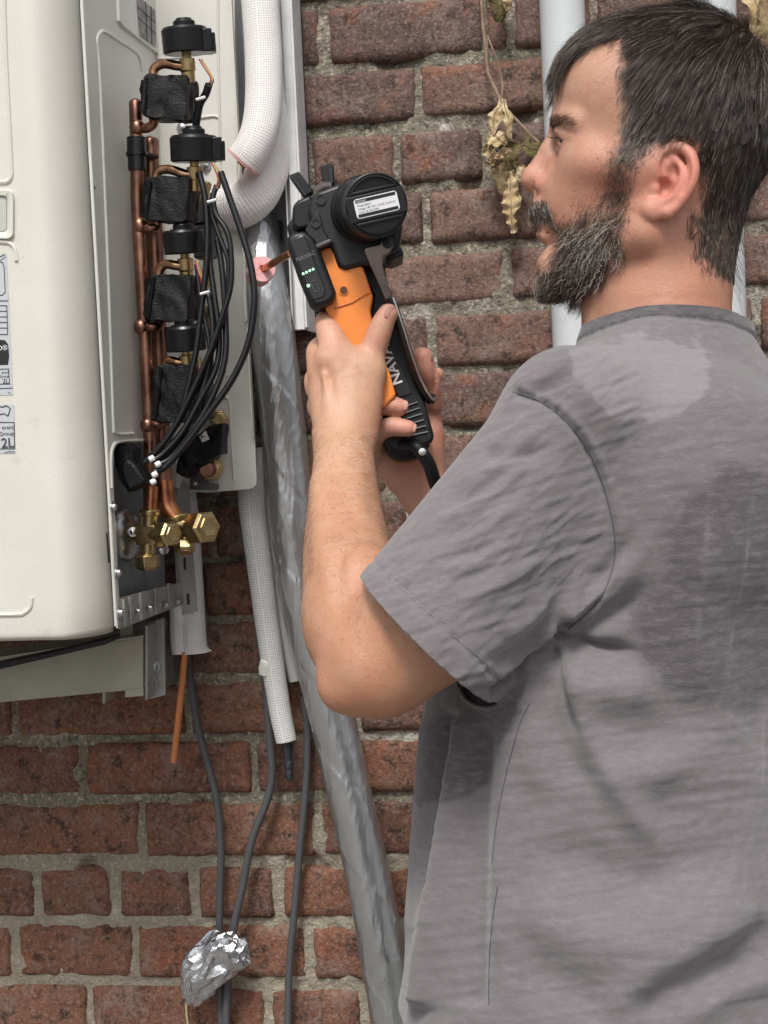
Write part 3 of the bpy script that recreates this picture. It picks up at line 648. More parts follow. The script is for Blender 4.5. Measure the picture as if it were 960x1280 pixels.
# ------------------------------------------------------------------ line sets, conduit, channel
def fabmat(name, c, cd_, sx=420):
    m = mk(name, c, .75, bump=[(90, .3, .002)]); n, l = m.node_tree.nodes, m.node_tree.links; b_ = n['Principled BSDF']
    at = n.new('ShaderNodeAttribute'); at.attribute_name = 'uvw'
    sp_ = n.new('ShaderNodeSeparateXYZ'); l.new(at.outputs['Vector'], sp_.inputs[0])
    outs = []
    for k, fr in ((0, 1.0), (1, 1.0)):
        mu = n.new('ShaderNodeMath'); mu.operation = 'MULTIPLY'; mu.inputs[1].default_value = fr*6.2832; l.new(sp_.outputs[k], mu.inputs[0])
        si = n.new('ShaderNodeMath'); si.operation = 'SINE'; l.new(mu.outputs[0], si.inputs[0]); outs.append(si.outputs[0])
    mx = n.new('ShaderNodeMath'); mx.operation = 'MAXIMUM'; l.new(outs[0], mx.inputs[0]); l.new(outs[1], mx.inputs[1])
    rg_ = n.new('ShaderNodeMapRange'); rg_.inputs[1].default_value = -.5; rg_.inputs[2].default_value = .4; l.new(mx.outputs[0], rg_.inputs[0])
    c2 = n.new('ShaderNodeMix'); c2.data_type = 'RGBA'; c2.inputs[6].default_value = (*cd_, 1); c2.inputs[7].default_value = (*c, 1); l.new(rg_.outputs[0], c2.inputs[0]); l.new(c2.outputs[2], b_.inputs['Base Color'])
    bn = n.new('ShaderNodeBump'); bn.inputs['Distance'].default_value = .0012; bn.inputs['Strength'].default_value = .8; l.new(rg_.outputs[0], bn.inputs['Height']); l.new(bn.outputs[0], b_.inputs['Normal'])
    return m
fab = fabmat('white_woven_sleeve', (.88, .855, .84), (.66, .625, .615))
def sleeve(path, r, name, m, parent, ribs=0, cell=.0028, seg=40, wr=.0, cap=False):
    """fabric covered tube; 'uvw' counts weave cells along and around"""
    path = [np.array(q, float) for q in path]; mb = MB(); rs = [r]*len(path) if np.isscalar(r) else list(r)
    mb.tube(path, rs, seg, caps=cap); L = [0.0]
    for a, b_ in zip(path[:-1], path[1:]): L.append(L[-1]+np.linalg.norm(b_-a))
    if wr:
        vv = []
        for i, q in enumerate(mb.v[:len(path)*seg]):
            c_ = path[i//seg]; d = np.array(q)-c_; k = i % seg
            nz = noise.noise(Vector(q)*55)+.6*noise.noise(Vector((q[0]*60, q[1]*60, q[2]*160))); vv.append(tuple(c_+d*(1+wr*nz)))
        mb.v = vv
    o = mb.build(name, m, parent, angle=80)
    me = o.data; at = me.attributes.new('uvw', 'FLOAT_VECTOR', 'POINT'); na = round(2*math.pi*(r if np.isscalar(r) else np.mean(r))/cell)
    vals_ = np.zeros(len(me.vertices)*3)
    for i in range(min(len(path)*seg, len(me.vertices))): vals_[3*i] = L[i//seg]/cell; k = i % seg; vals_[3*i+1] = (k if k <= seg/2 else seg-k)/seg*na
    at.data.foreach_set('vector', vals_); return o
def resample(p, step):
    p = spline(p, 24); out = [p[0]]; acc = 0
    for a, b_ in zip(p[:-1], p[1:]):
        acc += np.linalg.norm(b_-a)
        if acc >= step: out.append(b_); acc = 0
    return out+[p[-1]]
def tpath(pts): return [PY(x, y, yy) for x, y, yy in pts]
pink = mk('pink_foam', (.78, .42, .42), .8, var=[(300, (.62, .25, .26), .5, .7), (60, (.82, .55, .54), .5, .7)], bump=[(500, .4, .001)])
# channel (white trunking)
ch = root('cable_channel', 'open white plastic cable channel running down the wall beside the unit', 'channel')
whitep = mk('white_pvc', (.70, .70, .70), .4, var=[(40, (.60, .60, .60), .45, .7)], bump=[(300, .08, .0005)])
greyp = mk('channel_inner', (.46, .47, .48), .5)
zc0 = PY(365, 414, -.06)[2]
x1 = PY(381, 400, -.075)[0]; x0 = PY(335, 400, -.02)[0]; c_ = MB()
c_.bar((x0-.02, -.012, zc0+.004), (x1, -.006, 2.3)); c_.build('back_strip', greyp, ch)
c_ = MB(); c_.bar((x1-.0025, -.075, zc0), (x1, -.006, 2.3)); c_.bar((x1-.010, -.0775, zc0), (x1, -.075, 2.3)); c_.bar((x1-.0165, -.073, zc0+.001), (x1-.0145, -.060, 2.3)); c_.bar((x1-.016, -.062, zc0+.001), (x1-.002, -.060, 2.3)); c_.bar((x1, -.077, zc0+.002), (x1+.003, -.06, 2.3))
c_.build('channel_wall', whitep, ch, bevel=.0006)
c_ = MB(); c_.bar((x0-.020, -.070, zc0+.004), (x0-.017, -.006, 2.3)); c_.build('channel_wall', whitep, ch, bevel=.0006)
c_ = MB(); c_.bar((x1-.0500, -.0135, zc0+.03), (x1-.017, -.0125, 2.3)); c_.build('inner_face', greyp, ch)
# insulated line sets
p1 = tpath([(322, -60, -.115), (325, 0, -.115), (329, 60, -.115), (330, 110, -.118), (328, 145, -.122), (322, 172, -.126), (311, 194, -.128), (303, 204, -.128)])
ls1 = root('insulated_pipe', 'white sleeved insulated pipe, upper one with its pink cut end by the plate', 'pipe', 'white insulated pipes')
sleeve(resample(p1, .004), .0215, 'sleeve', fab, ls1, wr=.012)
e = resample(p1, .004); ax = e[-1]-e[-4]; ax = ax/np.linalg.norm(ax)
MB().lathe([(.0232, -.003), (.0225, .0005), (.008, .0), (.007, -.002)], e[-1], ax, 28).build('foam_core', pink, ls1)
MB().lathe([(.006, -.004), (.006, .003), (.0045, .003)], e[-1], ax, 16).build('inner_pipe', coppernew, ls1)
p2 = tpath([(334, -60, -.055), (336, 40, -.055), (338, 110, -.06), (338, 170, -.07), (335, 208, -.08), (325, 236, -.09), (308, 254, -.095), (288, 262, -.09), (262, 266, -.07)])
ls2 = root('insulated_pipe', 'white sleeved insulated pipe that loops back behind the unit plate', 'pipe', 'white insulated pipes')
sleeve(resample(p2, .004), .0255, 'sleeve', fabmat('white_sleeve_plain', (.88, .85, .84), (.78, .74, .73)), ls2, wr=.03)
# connected pipe with pink foam end
ls3 = root('flared_pipe', 'copper pipe end poking out of a pink foam disc into the flaring tool', 'pipe')
q0 = PY(328, 336, -.20); d3 = np.array([.38, -.90, .10]); d3 /= np.linalg.norm(d3)
MB().lathe([(.0140, -.03), (.0145, -.012), (.0148, -.001), (.0142, .0005), (.0045, .0005), (.004, -.001)], q0, d3, 32).build('foam_core', pink, ls3)
MB().tube([q0-d3*.006, PY(357, 322, -.235)+np.array([.008, -.012, .003])], .0040, 14).build('copper_pipe', coppernew, ls3)
# silver taped conduit
def tapemat():
    m = mk('silver_duct_tape', (.47, .48, .49), .34, .88, rvar=(12, .27, .40), bump=[(80, .3, .0018)])
    return m
def foil_creases(m, scale, dist, stretch):
    n, l = m.node_tree.nodes, m.node_tree.links; b = n['Principled BSDF']; tc = n.new('ShaderNodeTexCoord'); mp = n.new('ShaderNodeMapping'); mp.inputs['Scale'].default_value = stretch; mp.inputs['Rotation'].default_value = (0, rad(35), 0); l.new(tc.outputs['Object'], mp.inputs[0])
    ns = n.new('ShaderNodeTexNoise'); ns.inputs['Scale'].default_value = 14; l.new(mp.outputs[0], ns.inputs['Vector'])
    va = n.new('ShaderNodeVectorMath'); va.operation = 'MULTIPLY_ADD'; va.inputs[1].default_value = (.05, .05, .05); l.new(ns.outputs['Color'], va.inputs[0]); l.new(mp.outputs[0], va.inputs[2])
    p = b.inputs['Normal'].links[0].from_socket
    for sc, st in ((scale, .8), (scale*2.3, .45)):
        v = n.new('ShaderNodeTexVoronoi'); v.feature = 'F1'; v.inputs['Scale'].default_value = sc; l.new(va.outputs[0], v.inputs['Vector'])
        bn = n.new('ShaderNodeBump'); bn.inputs['Strength'].default_value = st; bn.inputs['Distance'].default_value = dist; l.new(v.outputs['Distance'], bn.inputs['Height']); l.new(p, bn.inputs['Normal']); p = bn.outputs[0]
    l.new(p, b.inputs['Normal'])
tape = tapemat(); tape2 = mk('matt_duct_tape', (.35, .36, .355), .36, .75, bump=[(80, .35, .0018), (260, .25, .0008)])
foil_creases(tape, 40, .0014, (1.2, 1.2, .35)); foil_creases(tape2, 34, .0010, (1, 1, .4))
ct = root('taped_conduit', 'thick conduit wrapped in wrinkled silver tape crossing the wall diagonally', 'conduit')
pc = resample(tpath([(319, 276, -.045), (323, 305, -.055), (332, 370, -.075), (347, 470, -.075), (356, 560, -.07), (366, 660, -.07), (381, 760, -.068), (405, 860, -.068), (428, 950, -.068), (450, 1050, -.068), (472, 1160, -.072), (496, 1290, -.075), (516, 1400, -.08)]), .0019)
STEP = .0020
def crinkle(path, r, seg, amp, parent, name, mats):
    mb = MB(); mb.tube(path, r, seg, caps=True); L = 0; vs = []; tot = len(path)
    for i, q in enumerate(mb.v):
        j = min(i//seg, tot-1); k = i % seg; c2 = path[j]; d = np.array(q)-c2; th = 2*math.pi*k/seg; s_ = j*STEP
        # sharp diagonal creases: ridged noise stretched across the wrap direction
        ax1 = s_/.027; wv_ = .5*noise.noise(Vector((s_*14, math.cos(th), math.sin(th))))
        al = .75+.9*noise.noise(Vector((s_*5, 3, 1))); ca, sa = math.cos(al), math.sin(al); q2 = (th-math.pi)
        pu, pv = ax1*ca+q2*sa, -ax1*sa+q2*ca+wv_
        a = noise.noise(Vector((pu*.45, pv*2.1, 1.7))); b2 = noise.noise(Vector((pu*.9+4, pv*4.6, 5.1)))
        msk = max(0, min(1, .5+2.2*noise.noise(Vector((ax1*.35, math.cos(th)*.8, math.sin(th)*.8+6))))); rid = max(0, 1-abs(a)*11)*.75+max(0, 1-abs(b2)*9)*.42*msk+.22*noise.noise(Vector((pu*.8, pv*1.6, 9)))
        big = noise.noise(Vector((s_*9, math.cos(th), math.sin(th)))); lap = .035 if ((ax1*.22+th/6.283) % 1) < .5 else 0
        vs.append(tuple(c2+d*(1+amp*rid+.05*big+lap)))
    mb.v = vs; me = bpy.data.meshes.new(name); me.from_pydata(mb.v, [], mb.f)
    for q in mats: me.materials.append(q)
    o = link(name, me, None, parent, angle=32)
    ids = np.zeros(len(me.polygons), dtype=np.int32); bc = []
    for i, p_ in enumerate(me.polygons):
        j = min(i//seg, tot-1); k = i % seg; th = k/seg; s_ = j*STEP
        if s_ > .47 and s_ < .72 and .52 < th < .98+0*s_: ids[i] = 1
        if s_ > .60 and (th*1.0+s_*1.7) % 1 < .5: ids[i] = 1
    me.polygons.foreach_set('material_index', ids); return o
crinkle(pc, .0266, 120, .036, ct, 'tape_wrap', [tape, tape2])
MB().tube([PY(340, 288, -.03)+np.array([dx, 0, 0]) for dx in (-.01, .012)], .012, 10).build('tape_patch', mk('black_tape', (.02, .02, .022), .3, bump=[(60, 1, .004)]), ct)
# lower white sleeve tubes
p4 = resample(tpath([(312, 560, -.05), (316, 640, -.05), (325, 710, -.05), (334, 780, -.05), (344, 850, -.05), (351, 893, -.05), (358, 926, -.05)]), .004)
ls4 = root('drain_hose', 'white woven sleeved hose hanging beside the silver conduit, cut at its bottom', 'hose', 'white hoses hanging under the unit')
sleeve(p4, [.0172-.0045*i/len(p4) for i in range(len(p4))], 'sleeve', fabmat('white_woven_sleeve_small', (.72, .72, .71), (.42, .42, .42)), ls4, wr=.02, cell=.0030, cap=True)
MB().tube(spline([PY(357, 905, -.05), PY(359, 935, -.05), PY(361, 955, -.048), PY(362, 976, -.05)], 4), [.006, .006, .005, .0055, .0065, .006, .0048, .0055, .006, .005, .0045, .0055, .003], 10).build('taped_tail', mk('tail_black', (.03, .033, .04), .35, bump=[(150, 1, .003)]), ls4)
bl = MB(); bl.lathe([(.003, -.013), (.008, -.010), (.0095, -.002), (.0085, .007), (.003, .012)], PY(333, 833, -.056), (.2, -.1, 1), 14); bl.build('foam_blob', mk('white_foam_blob', (.66, .67, .62), .8, bump=[(120, .5, .003)]), ls4)
p5 = resample(tpath([(322, 590, -.03), (330, 660, -.03), (345, 740, -.03), (360, 800, -.03), (372, 850, -.03)]), .004)
ls5 = root('drain_hose', 'thin grey white hose half hidden behind the silver conduit', 'hose', 'white hoses hanging under the unit')
sleeve(p5, .011, 'sleeve', mk('grey_sleeve', (.42, .41, .40), .7), ls5)
ls6 = root('hose_offcut', 'short white woven sleeve with a frayed end below the grey flange', 'hose', 'white hoses hanging under the unit')
p6 = resample(tpath([(226, 590, -.045), (233, 660, -.045), (238, 740, -.045), (241, 790, -.045), (243, 815, -.045)]), .004)
sleeve(p6, [.0165+.0025*max(0, (i-len(p6)*.93)) for i in range(len(p6))], 'sleeve', fab, ls6, wr=.02, cap=True)
p7 = resample(tpath([(222, 740, -.055), (222, 790, -.055), (224, 817, -.055)]), .004); sleeve(p7, .0095, 'sleeve', MATS['white_sleeve_plain'], ls6, wr=.04, cap=True)

# loose cables in front of the wall
greyc = mk('grey_cable_jacket', (.075, .075, .08), .5, bump=[(200, .2, .0005)])
def cab(lbl, pts, r=.0048, y=-.025, m=greyc, grp='loose grey cables hanging down the wall'):
    o = MB().tube(resample([PY(x, yy, y+(q[0] if q else 0)) for x, yy, *q in pts], .008), r, 12).build('hanging_cable', m); tag(o, lbl, 'cable', grp); return o
cab('grey cable hanging under the flange beside the copper wire', [(228, 740), (232, 775), (236, 830), (246, 900), (260, 955), (271, 1000), (276, 1060), (275, 1120), (274, 1200), (276, 1250), (278, 1320)])
cab('kinked grey cable running from behind the white hose to the foil lump', [(318, 740), (326, 800), (331, 850), (337, 920), (340, 965), (334, 1000), (315, 1050), (303, 1110), (293, 1155), (288, 1200), (283, 1260), (283, 1320)], .0050, -.032)
cab('straight grey cable nearest the silver conduit', [(379, 870), (384, 920), (382, 985), (375, 1060), (368, 1140), (361, 1220), (360, 1320)], .0048, -.022)
cw = MB().tube([PY(231, 815, -.06), PY(228, 850, -.06), PY(223, 900, -.06), PY(217, 953, -.06)], .0042, 12).build('copper_wire', mk('orange_wire', (.60, .22, .08), .4, .2)); tag(cw, 'orange copper wire end sticking out of the short white sleeve', 'wire')
# foil lump
bmf = bmesh.new(); bmesh.ops.create_icosphere(bmf, subdivisions=4, radius=1)
for v_ in bmf.verts:
    q = v_.co.copy(); a = 1-abs(noise.noise(q*1.6))*2.2; b2 = 1-abs(noise.noise(q*3.7+Vector((4, 2, 1))))*2.4; c2 = 1-abs(noise.noise(q*8))*2
    s_ = 1+.26*a+.10*b2+.01*c2; x, y, z = q*s_
    wdt = 1.0+.15*z
    v_.co = Vector((x*.040*(.45+.40*(z+1)/2)+.006*z*z, y*.017, z*.045-.3*abs(x)*.02))
mf_ = bpy.data.meshes.new('foil_lump'); bmf.to_mesh(mf_); bmf.free()
fo_ = link('foil_lump', mf_, mk('crumpled_foil', (.58, .59, .61), .22, 1.0, bump=[(90, .5, .004), (260, .3, .0015)]), angle=12); fo_.location = V(PY(263, 1207, -.045)); fo_.rotation_euler = (0, rad(42), 0)
tag(fo_, 'crumpled silver foil lump wrapped round two cables low on the wall', 'foil')
st_ = MB().tube(spline([PY(236, 1290, -.004), PY(233, 1262, -.006), PY(234, 1246, -.007), PY(239, 1242, -.008), PY(243, 1245, -.006)], 5), .0016, 6).build('string_scrap', mk('straw_string', (.50, .42, .26), .8)); tag(st_, 'scrap of pale string stuck to the wall below the foil lump', 'string')

# ------------------------------------------------------------------ downpipes
pvc = mk('pale_grey_pvc', (.56, .585, .60), .38, var=[(8, (.50, .525, .54), .4, .65), (500, (.60, .62, .63), .5, .7, .5)], bump=[(300, .06, .0005)])
for lbl, xp, r_ in (('pale grey downpipe in front of the forehead, left of the head', PY(710, 200, -.035)[0], .0262), ('pale grey downpipe behind the nape, right of the neck', PY(897, 200, -.035)[0], .0268)):
    d = root('downpipe', lbl, 'pipe', 'downpipes on the wall')
    MB().tube([(xp, -.036, 0.05), (xp, -.036, 1.2), (xp, -.036, 2.5)], r_, 40).build('tube', pvc, d)
    MB().tube([(xp, -.036, .95), (xp, -.036, 1.0)], r_+.003, 40).build('socket', pvc, d)
    bb2 = MB(); bb2.bar((xp-r_-.01, -.02, .7), (xp+r_+.01, 0, .72)); bb2.build('clip', greyp, d)

# ------------------------------------------------------------------ vine with dry leaves
vine = root('dead_vine', 'dead vine with curled dry yellow leaves hanging on the wall by the nose', 'vine')
stem = mk('vine_stem', (.20, .13, .09), .8, var=[(60, (.30, .21, .15), .4, .6)], bump=[(200, .6, .001)])
MB().tube(resample(tpath([(600, -60, -.02), (603, 20, -.02), (607, 60, -.02), (610, 90, -.022), (618, 110, -.022), (625, 124, -.024)]), .005), .0021, 8).build('stem', stem, vine)
MB().tube(resample(tpath([(609, 44, -.02), (616, 62, -.02), (624, 85, -.018), (628, 105, -.018), (627, 124, -.02)]), .005), .0012, 6).build('stem', stem, vine)
MB().tube(resample(tpath([(634, 138, -.018), (650, 155, -.016), (664, 170, -.014), (680, 184, -.012)]), .005), .0019, 8).build('stem', stem, vine)
def leafmat(name, a, b_): return mk(name, a, .85, spec=.15, var=[(70, b_, .4, .62), (260, (a[0]*.5, a[1]*.45, a[2]*.4), .60, .75)], bump=[(160, .6, .002)])
lm1 = leafmat('dry_leaf_tan', (.36, .26, .135), (.52, .42, .27)); lm2 = leafmat('dry_leaf_olive', (.085, .075, .028), (.14, .11, .05)); lm3 = leafmat('dry_leaf_brown', (.14, .10, .055), (.26, .20, .11))
def leaf(a, b_, wpx, m, lbl=None, folds=7, curl=1.6, y=-.028, seed=0, amp=.006, name='leaf'):
    A, B_ = PY(*a, y), PY(*b_, y-.004); Lg = B_-A; Ln = np.linalg.norm(Lg); t = Lg/Ln; s_ = np.cross(t, (0, 1., 0)); s_ /= np.linalg.norm(s_); wd = wpx/1030*.62
    nu, nv_ = 40, 20; vs = []; mid = []; rip = folds if folds >= 5 else 0
    for i in range(nu+1):
        u = i/nu; base = max(.04, math.sin(math.pi*min(1, u*.90+.07))**.7*(1-.2*u)); o_ = A+t*u*Ln+s_*.004*noise.noise(Vector((u*3, seed, 0)))
        o_ = o_+np.array([0, -1, 0])*(.006*math.sin(u*3.1)+.004*noise.noise(Vector((u*4, 9, seed))))
        for j in range(nv_+1):
            q = j/nv_*2-1; sd_ = 1 if q > 0 else -1; a_q = abs(q)
            wl = wd*base*(.75+.45*noise.noise(Vector((u*3.5, sd_*4, seed)))+.22*noise.noise(Vector((u*13, sd_*2, seed+3))))
            cu = curl*(.75+.9*noise.noise(Vector((u*2.6, sd_*7, seed+1)))); ang = a_q*cu; r0 = wl/max(.35, abs(cu))
            x = sd_*r0*math.sin(abs(ang)); h = r0*(1-math.cos(ang))*(1 if (seed+sd_) % 3 else -1)
            h += .0035*noise.noise(Vector((u*9, q*3, seed)))*a_q+(.0045*math.sin(u*rip*6.28+a_q*1.2)*a_q if rip else 0)
            p_ = o_+s_*x+np.array([0, -1, 0])*h+t*(.004*a_q*noise.noise(Vector((u*6, sd_, seed+8))))
            p_[1] = min(p_[1], -.004); vs.append(p_)
            if j == nv_//2: mid.append(p_+np.array([0, -.0004, 0]))
    mb = MB().add(vs, [(i*(nv_+1)+j, i*(nv_+1)+j+1, (i+1)*(nv_+1)+j+1, (i+1)*(nv_+1)+j) for i in range(nu) for j in range(nv_)])
    o = mb.build(name, m, vine, angle=60); md = o.modifiers.new('s', 'SOLIDIFY'); md.thickness = .0005
    MB().tube(mid, [.0008-.0006*k/len(mid) for k in range(len(mid))], 5).build('midrib', stem, o)
    if lbl: o['label'] = lbl
    return o
leaf((626, 122), (613, 172), 26, lm1, 'tan curled leaf at the top', 3, 1.9, -.03, 1, .004)
leaf((630, 124), (640, 176), 20, lm1, None, 3, 2.1, -.034, 2, .003)
leaf((614, 165), (632, 182), 30, lm1, None, 2, 1.3, -.032, 8, .004)
leaf((612, 172), (617, 208), 26, lm1, None, 4, 1.9, -.03, 3, .004)
leaf((640, 188), (606, 203), 14, lm1, None, 5, 1.7, -.04, 9, .003)
leaf((634, 178), (640, 226), 36, lm2, 'olive green leaf behind the tan ones', 2, 1.0, -.022, 4, .004)
leaf((650, 182), (684, 190), 30, lm2, None, 2, 1.1, -.02, 5, .004)
leaf((626, 200), (628, 246), 30, lm3, None, 3, 1.5, -.026, 6, .004)
leaf((637, 214), (641, 292), 33, lm1, 'long crinkled tan leaf hanging lowest', 6, 1.7, -.034, 7, .0052)
leaf((655, 206), (650, 232), 18, lm1, None, 3, 1.4, -.03, 11, .004)
leaf((628, -14), (624, 28), 34, lm2, 'olive leaf at the top edge', 2, 1.4, -.02, 12, .004)
leaf((638, -16), (634, 14), 20, lm1, None, 3, 1.6, -.03, 13, .003)
v2 = root('dead_leaf_cluster', 'dry tan leaf behind the head in the upper right corner', 'leaf')
_v = vine; vine = v2
leaf((940, -20), (950, 50), 46, lm1, None, 3, 1.5, -.03, 14, .005); leaf((955, 0), (962, 70), 40, lm3, None, 3, 1.5, -.035, 15, .005); vine = _v
# ------------------------------------------------------------------ signed distance modelling (camera-aligned metric frame: x right, y down, z forward)
def q3(px, py, Z): return np.array([(px-480.0)/FP*Z, (py-640.0)/FP*Z, Z])
def to_world(p): return CAM + np.asarray(p) @ CM.T
class Field:
    def __init__(s, lo, hi, h):
        s.lo = np.array(lo, float); s.h = h; s.n = np.maximum(3, np.ceil((np.array(hi)-s.lo)/h).astype(int)+1)
        s.d = np.full(tuple(s.n), 1.0, np.float32); s.ax = [(s.lo[i]+h*np.arange(s.n[i])).astype(np.float32) for i in range(3)]
    def sl(s, lo, hi):
        a = np.clip(np.floor((np.array(lo)-s.lo)/s.h).astype(int), 0, s.n); b = np.clip(np.ceil((np.array(hi)-s.lo)/s.h).astype(int)+1, 0, s.n)
        if (b <= a).any(): return None
        ix = tuple(slice(a[i], b[i]) for i in range(3))
        X = s.ax[0][ix[0]][:, None, None]; Y = s.ax[1][ix[1]][None, :, None]; Z = s.ax[2][ix[2]][None, None, :]
        return ix, X, Y, Z
    def comb(s, ix, d, k, op):
        c = s.d[ix]
        if op == 'add':
            if k <= 0: s.d[ix] = np.minimum(c, d)
            else:
                h = np.maximum(k-np.abs(c-d), 0)/k; s.d[ix] = np.minimum(c, d)-h*h*k*.25
        else:
            e = -d
            if k <= 0: s.d[ix] = np.maximum(c, e)
            else:
                h = np.maximum(k-np.abs(c-e), 0)/k; s.d[ix] = np.maximum(c, e)+h*h*k*.25
    def cone(s, a, b, ra, rb, k=.004, op='add', flat=None):
        a = np.asarray(a, float); b = np.asarray(b, float); R_ = max(ra, rb)+k+3*s.h+.012
        g = s.sl(np.minimum(a, b)-R_, np.maximum(a, b)+R_)
        if g is None: return
        ix, X, Y, Z = g; ba = b-a; L2 = float(ba@ba)+1e-12
        px, py, pz = X-np.float32(a[0]), Y-np.float32(a[1]), Z-np.float32(a[2])
        t = np.clip((px*ba[0]+py*ba[1]+pz*ba[2])/L2, 0, 1)
        d = np.sqrt((px-t*ba[0])**2+(py-t*ba[1])**2+(pz-t*ba[2])**2)-(ra+(rb-ra)*t)
        s.comb(ix, d.astype(np.float32), k, op)
    def ell(s, c, r, axes=None, k=.006, op='add'):
        c = np.asarray(c, float); A = np.eye(3) if axes is None else np.asarray(axes, float); r = np.asarray(r, float)
        ext = np.sqrt(((A*r[:, None])**2).sum(0))+k+3*s.h+.012
        g = s.sl(c-ext, c+ext)
        if g is None: return
        ix, X, Y, Z = g; p = [X-np.float32(c[0]), Y-np.float32(c[1]), Z-np.float32(c[2])]
        l = [(p[0]*A[i][0]+p[1]*A[i][1]+p[2]*A[i][2]) for i in range(3)]
        k0 = np.sqrt((l[0]/r[0])**2+(l[1]/r[1])**2+(l[2]/r[2])**2); k1 = np.sqrt((l[0]/r[0]**2)**2+(l[1]/r[1]**2)**2+(l[2]/r[2]**2)**2)+1e-9
        s.comb(ix, (k0*(k0-1)/k1).astype(np.float32), k, op)
    def chain(s, pts, k=.004, op='add', n=4):
        """tapered tube through points, spline-smoothed, blended into the field as one piece"""
        P4 = spline([np.append(p, r) for p, r in pts], n if len(pts) > 2 else 1); R_ = max(p[3] for p in P4)+k+3*s.h+.012
        A = np.array(P4)[:, :3]; g = s.sl(A.min(0)-R_, A.max(0)+R_)
        if g is None: return
        ix = g[0]; sub = Field.__new__(Field); sub.h = s.h; sub.lo = s.lo+np.array([q.start for q in ix])*s.h
        sub.n = np.array([q.stop-q.start for q in ix]); sub.d = np.full(tuple(sub.n), 1.0, np.float32); sub.ax = [s.ax[i][ix[i]] for i in range(3)]
        for a, b in zip(P4[:-1], P4[1:]): sub.cone(a[:3], b[:3], a[3], b[3], 0)
        s.comb(ix, sub.d, k, op)
    def sample(s, p, clampv=True):
        f = (np.asarray(p)-s.lo)/s.h; i = np.clip(np.floor(f).astype(int), 0, s.n-2); t = np.clip(f-i, 0, 1)
        out = 0
        for dx in (0, 1):
            for dy in (0, 1):
                for dz in (0, 1):
                    out = out + s.d[i[:, 0]+dx, i[:, 1]+dy, i[:, 2]+dz]*(t[:, 0] if dx else 1-t[:, 0])*(t[:, 1] if dy else 1-t[:, 1])*(t[:, 2] if dz else 1-t[:, 2])
        return out
    def grad(s, p, e=None):
        e = e or s.h; g = np.stack([s.sample(p+np.eye(3)[i]*e)-s.sample(p-np.eye(3)[i]*e) for i in range(3)], 1)
        return g/(np.linalg.norm(g, axis=1, keepdims=True)+1e-9)
    def mesh(s):
        d = s.d; sg = d < 0
        cnt = np.zeros(tuple(s.n-1), np.uint8); sl_ = lambda a, i: a[tuple(slice(i[j], i[j]+s.n[j]-1) for j in range(3))]
        for i in np.ndindex(2, 2, 2): cnt += sl_(sg, i)
        act = (cnt > 0) & (cnt < 8); idx = np.argwhere(act); vid = np.full(act.shape, -1, np.int32); vid[act] = np.arange(len(idx))
        acc = np.zeros((len(idx), 3)); num = np.zeros(len(idx)); cs = list(np.ndindex(2, 2, 2))
        vals = {c: d[idx[:, 0]+c[0], idx[:, 1]+c[1], idx[:, 2]+c[2]] for c in cs}
        for c in cs:
            for a in range(3):
                if c[a] == 0:
                    c2 = list(c); c2[a] = 1; c2 = tuple(c2); v0, v1 = vals[c], vals[c2]; m = (v0 < 0) != (v1 < 0)
                    t = np.where(m, v0/(np.where(m, v0-v1, 1)), 0); p = np.tile(np.array(c, float), (len(idx), 1)); p[:, a] += t
                    acc += np.where(m[:, None], p, 0); num += m
        vs = s.lo+(idx+acc/num[:, None])*s.h; fs = []
        for a in range(3):
            b, c = (a+1) % 3, (a+2) % 3
            n_ = [slice(0, s.n[j]) for j in range(3)]
            A_ = [slice(None)]*3; B_ = [slice(None)]*3
            A_[a] = slice(0, s.n[a]-1); B_[a] = slice(1, s.n[a])
            for q_ in (b, c): A_[q_] = B_[q_] = slice(1, s.n[q_]-1)
            s0, s1 = sg[tuple(A_)], sg[tuple(B_)]; e = np.argwhere(s0 != s1)
            if not len(e): continue
            flip = s0[tuple(e.T)]; o = e.copy(); o[:, b] += 1; o[:, c] += 1     # grid coords of the edge start
            def vv(db, dc):
                w_ = o.copy(); w_[:, b] -= db; w_[:, c] -= dc; return vid[tuple(w_.T)]
            f = np.stack([vv(1, 1), vv(0, 1), vv(0, 0), vv(1, 0)], 1); f[~flip] = f[~flip][:, ::-1]; fs.append(f)
        return vs, np.concatenate(fs)
def np_mesh(name, vs, fs):
    me = bpy.data.meshes.new(name); me.vertices.add(len(vs)); me.vertices.foreach_set('co', np.asarray(vs, np.float32).ravel())
    k = fs.shape[1]; me.loops.add(fs.size); me.loops.foreach_set('vertex_index', fs.astype(np.int32).ravel())
    me.polygons.add(len(fs)); me.polygons.foreach_set('loop_start', np.arange(0, fs.size, k, dtype=np.int32)); me.polygons.foreach_set('loop_total', np.full(len(fs), k, np.int32))
    me.update(calc_edges=True); me.validate(); me.shade_smooth(); return me
def vnormals(vs, fs):
    n = np.cross(vs[fs[:, 2]]-vs[fs[:, 0]], vs[fs[:, 3]]-vs[fs[:, 1]]); out = np.zeros_like(vs)
    for k in range(4):
        for c in range(3): out[:, c] += np.bincount(fs[:, k], n[:, c], len(vs))
    return out/(np.linalg.norm(out, axis=1, keepdims=True)+1e-12)
def smooth_mesh(vs, fs, it=2, lam=.5):
    e = np.concatenate([fs[:, [0, 1]], fs[:, [1, 2]], fs[:, [2, 3]], fs[:, [3, 0]]]); deg = np.bincount(e.ravel(), minlength=len(vs))
    for _ in range(it):
        a = np.zeros_like(vs)
        for c in range(3): a[:, c] = np.bincount(e[:, 0], vs[e[:, 1], c], len(vs))+np.bincount(e[:, 1], vs[e[:, 0], c], len(vs))
        vs = vs+lam*(a/np.maximum(deg, 1)[:, None]-vs)
    return vs
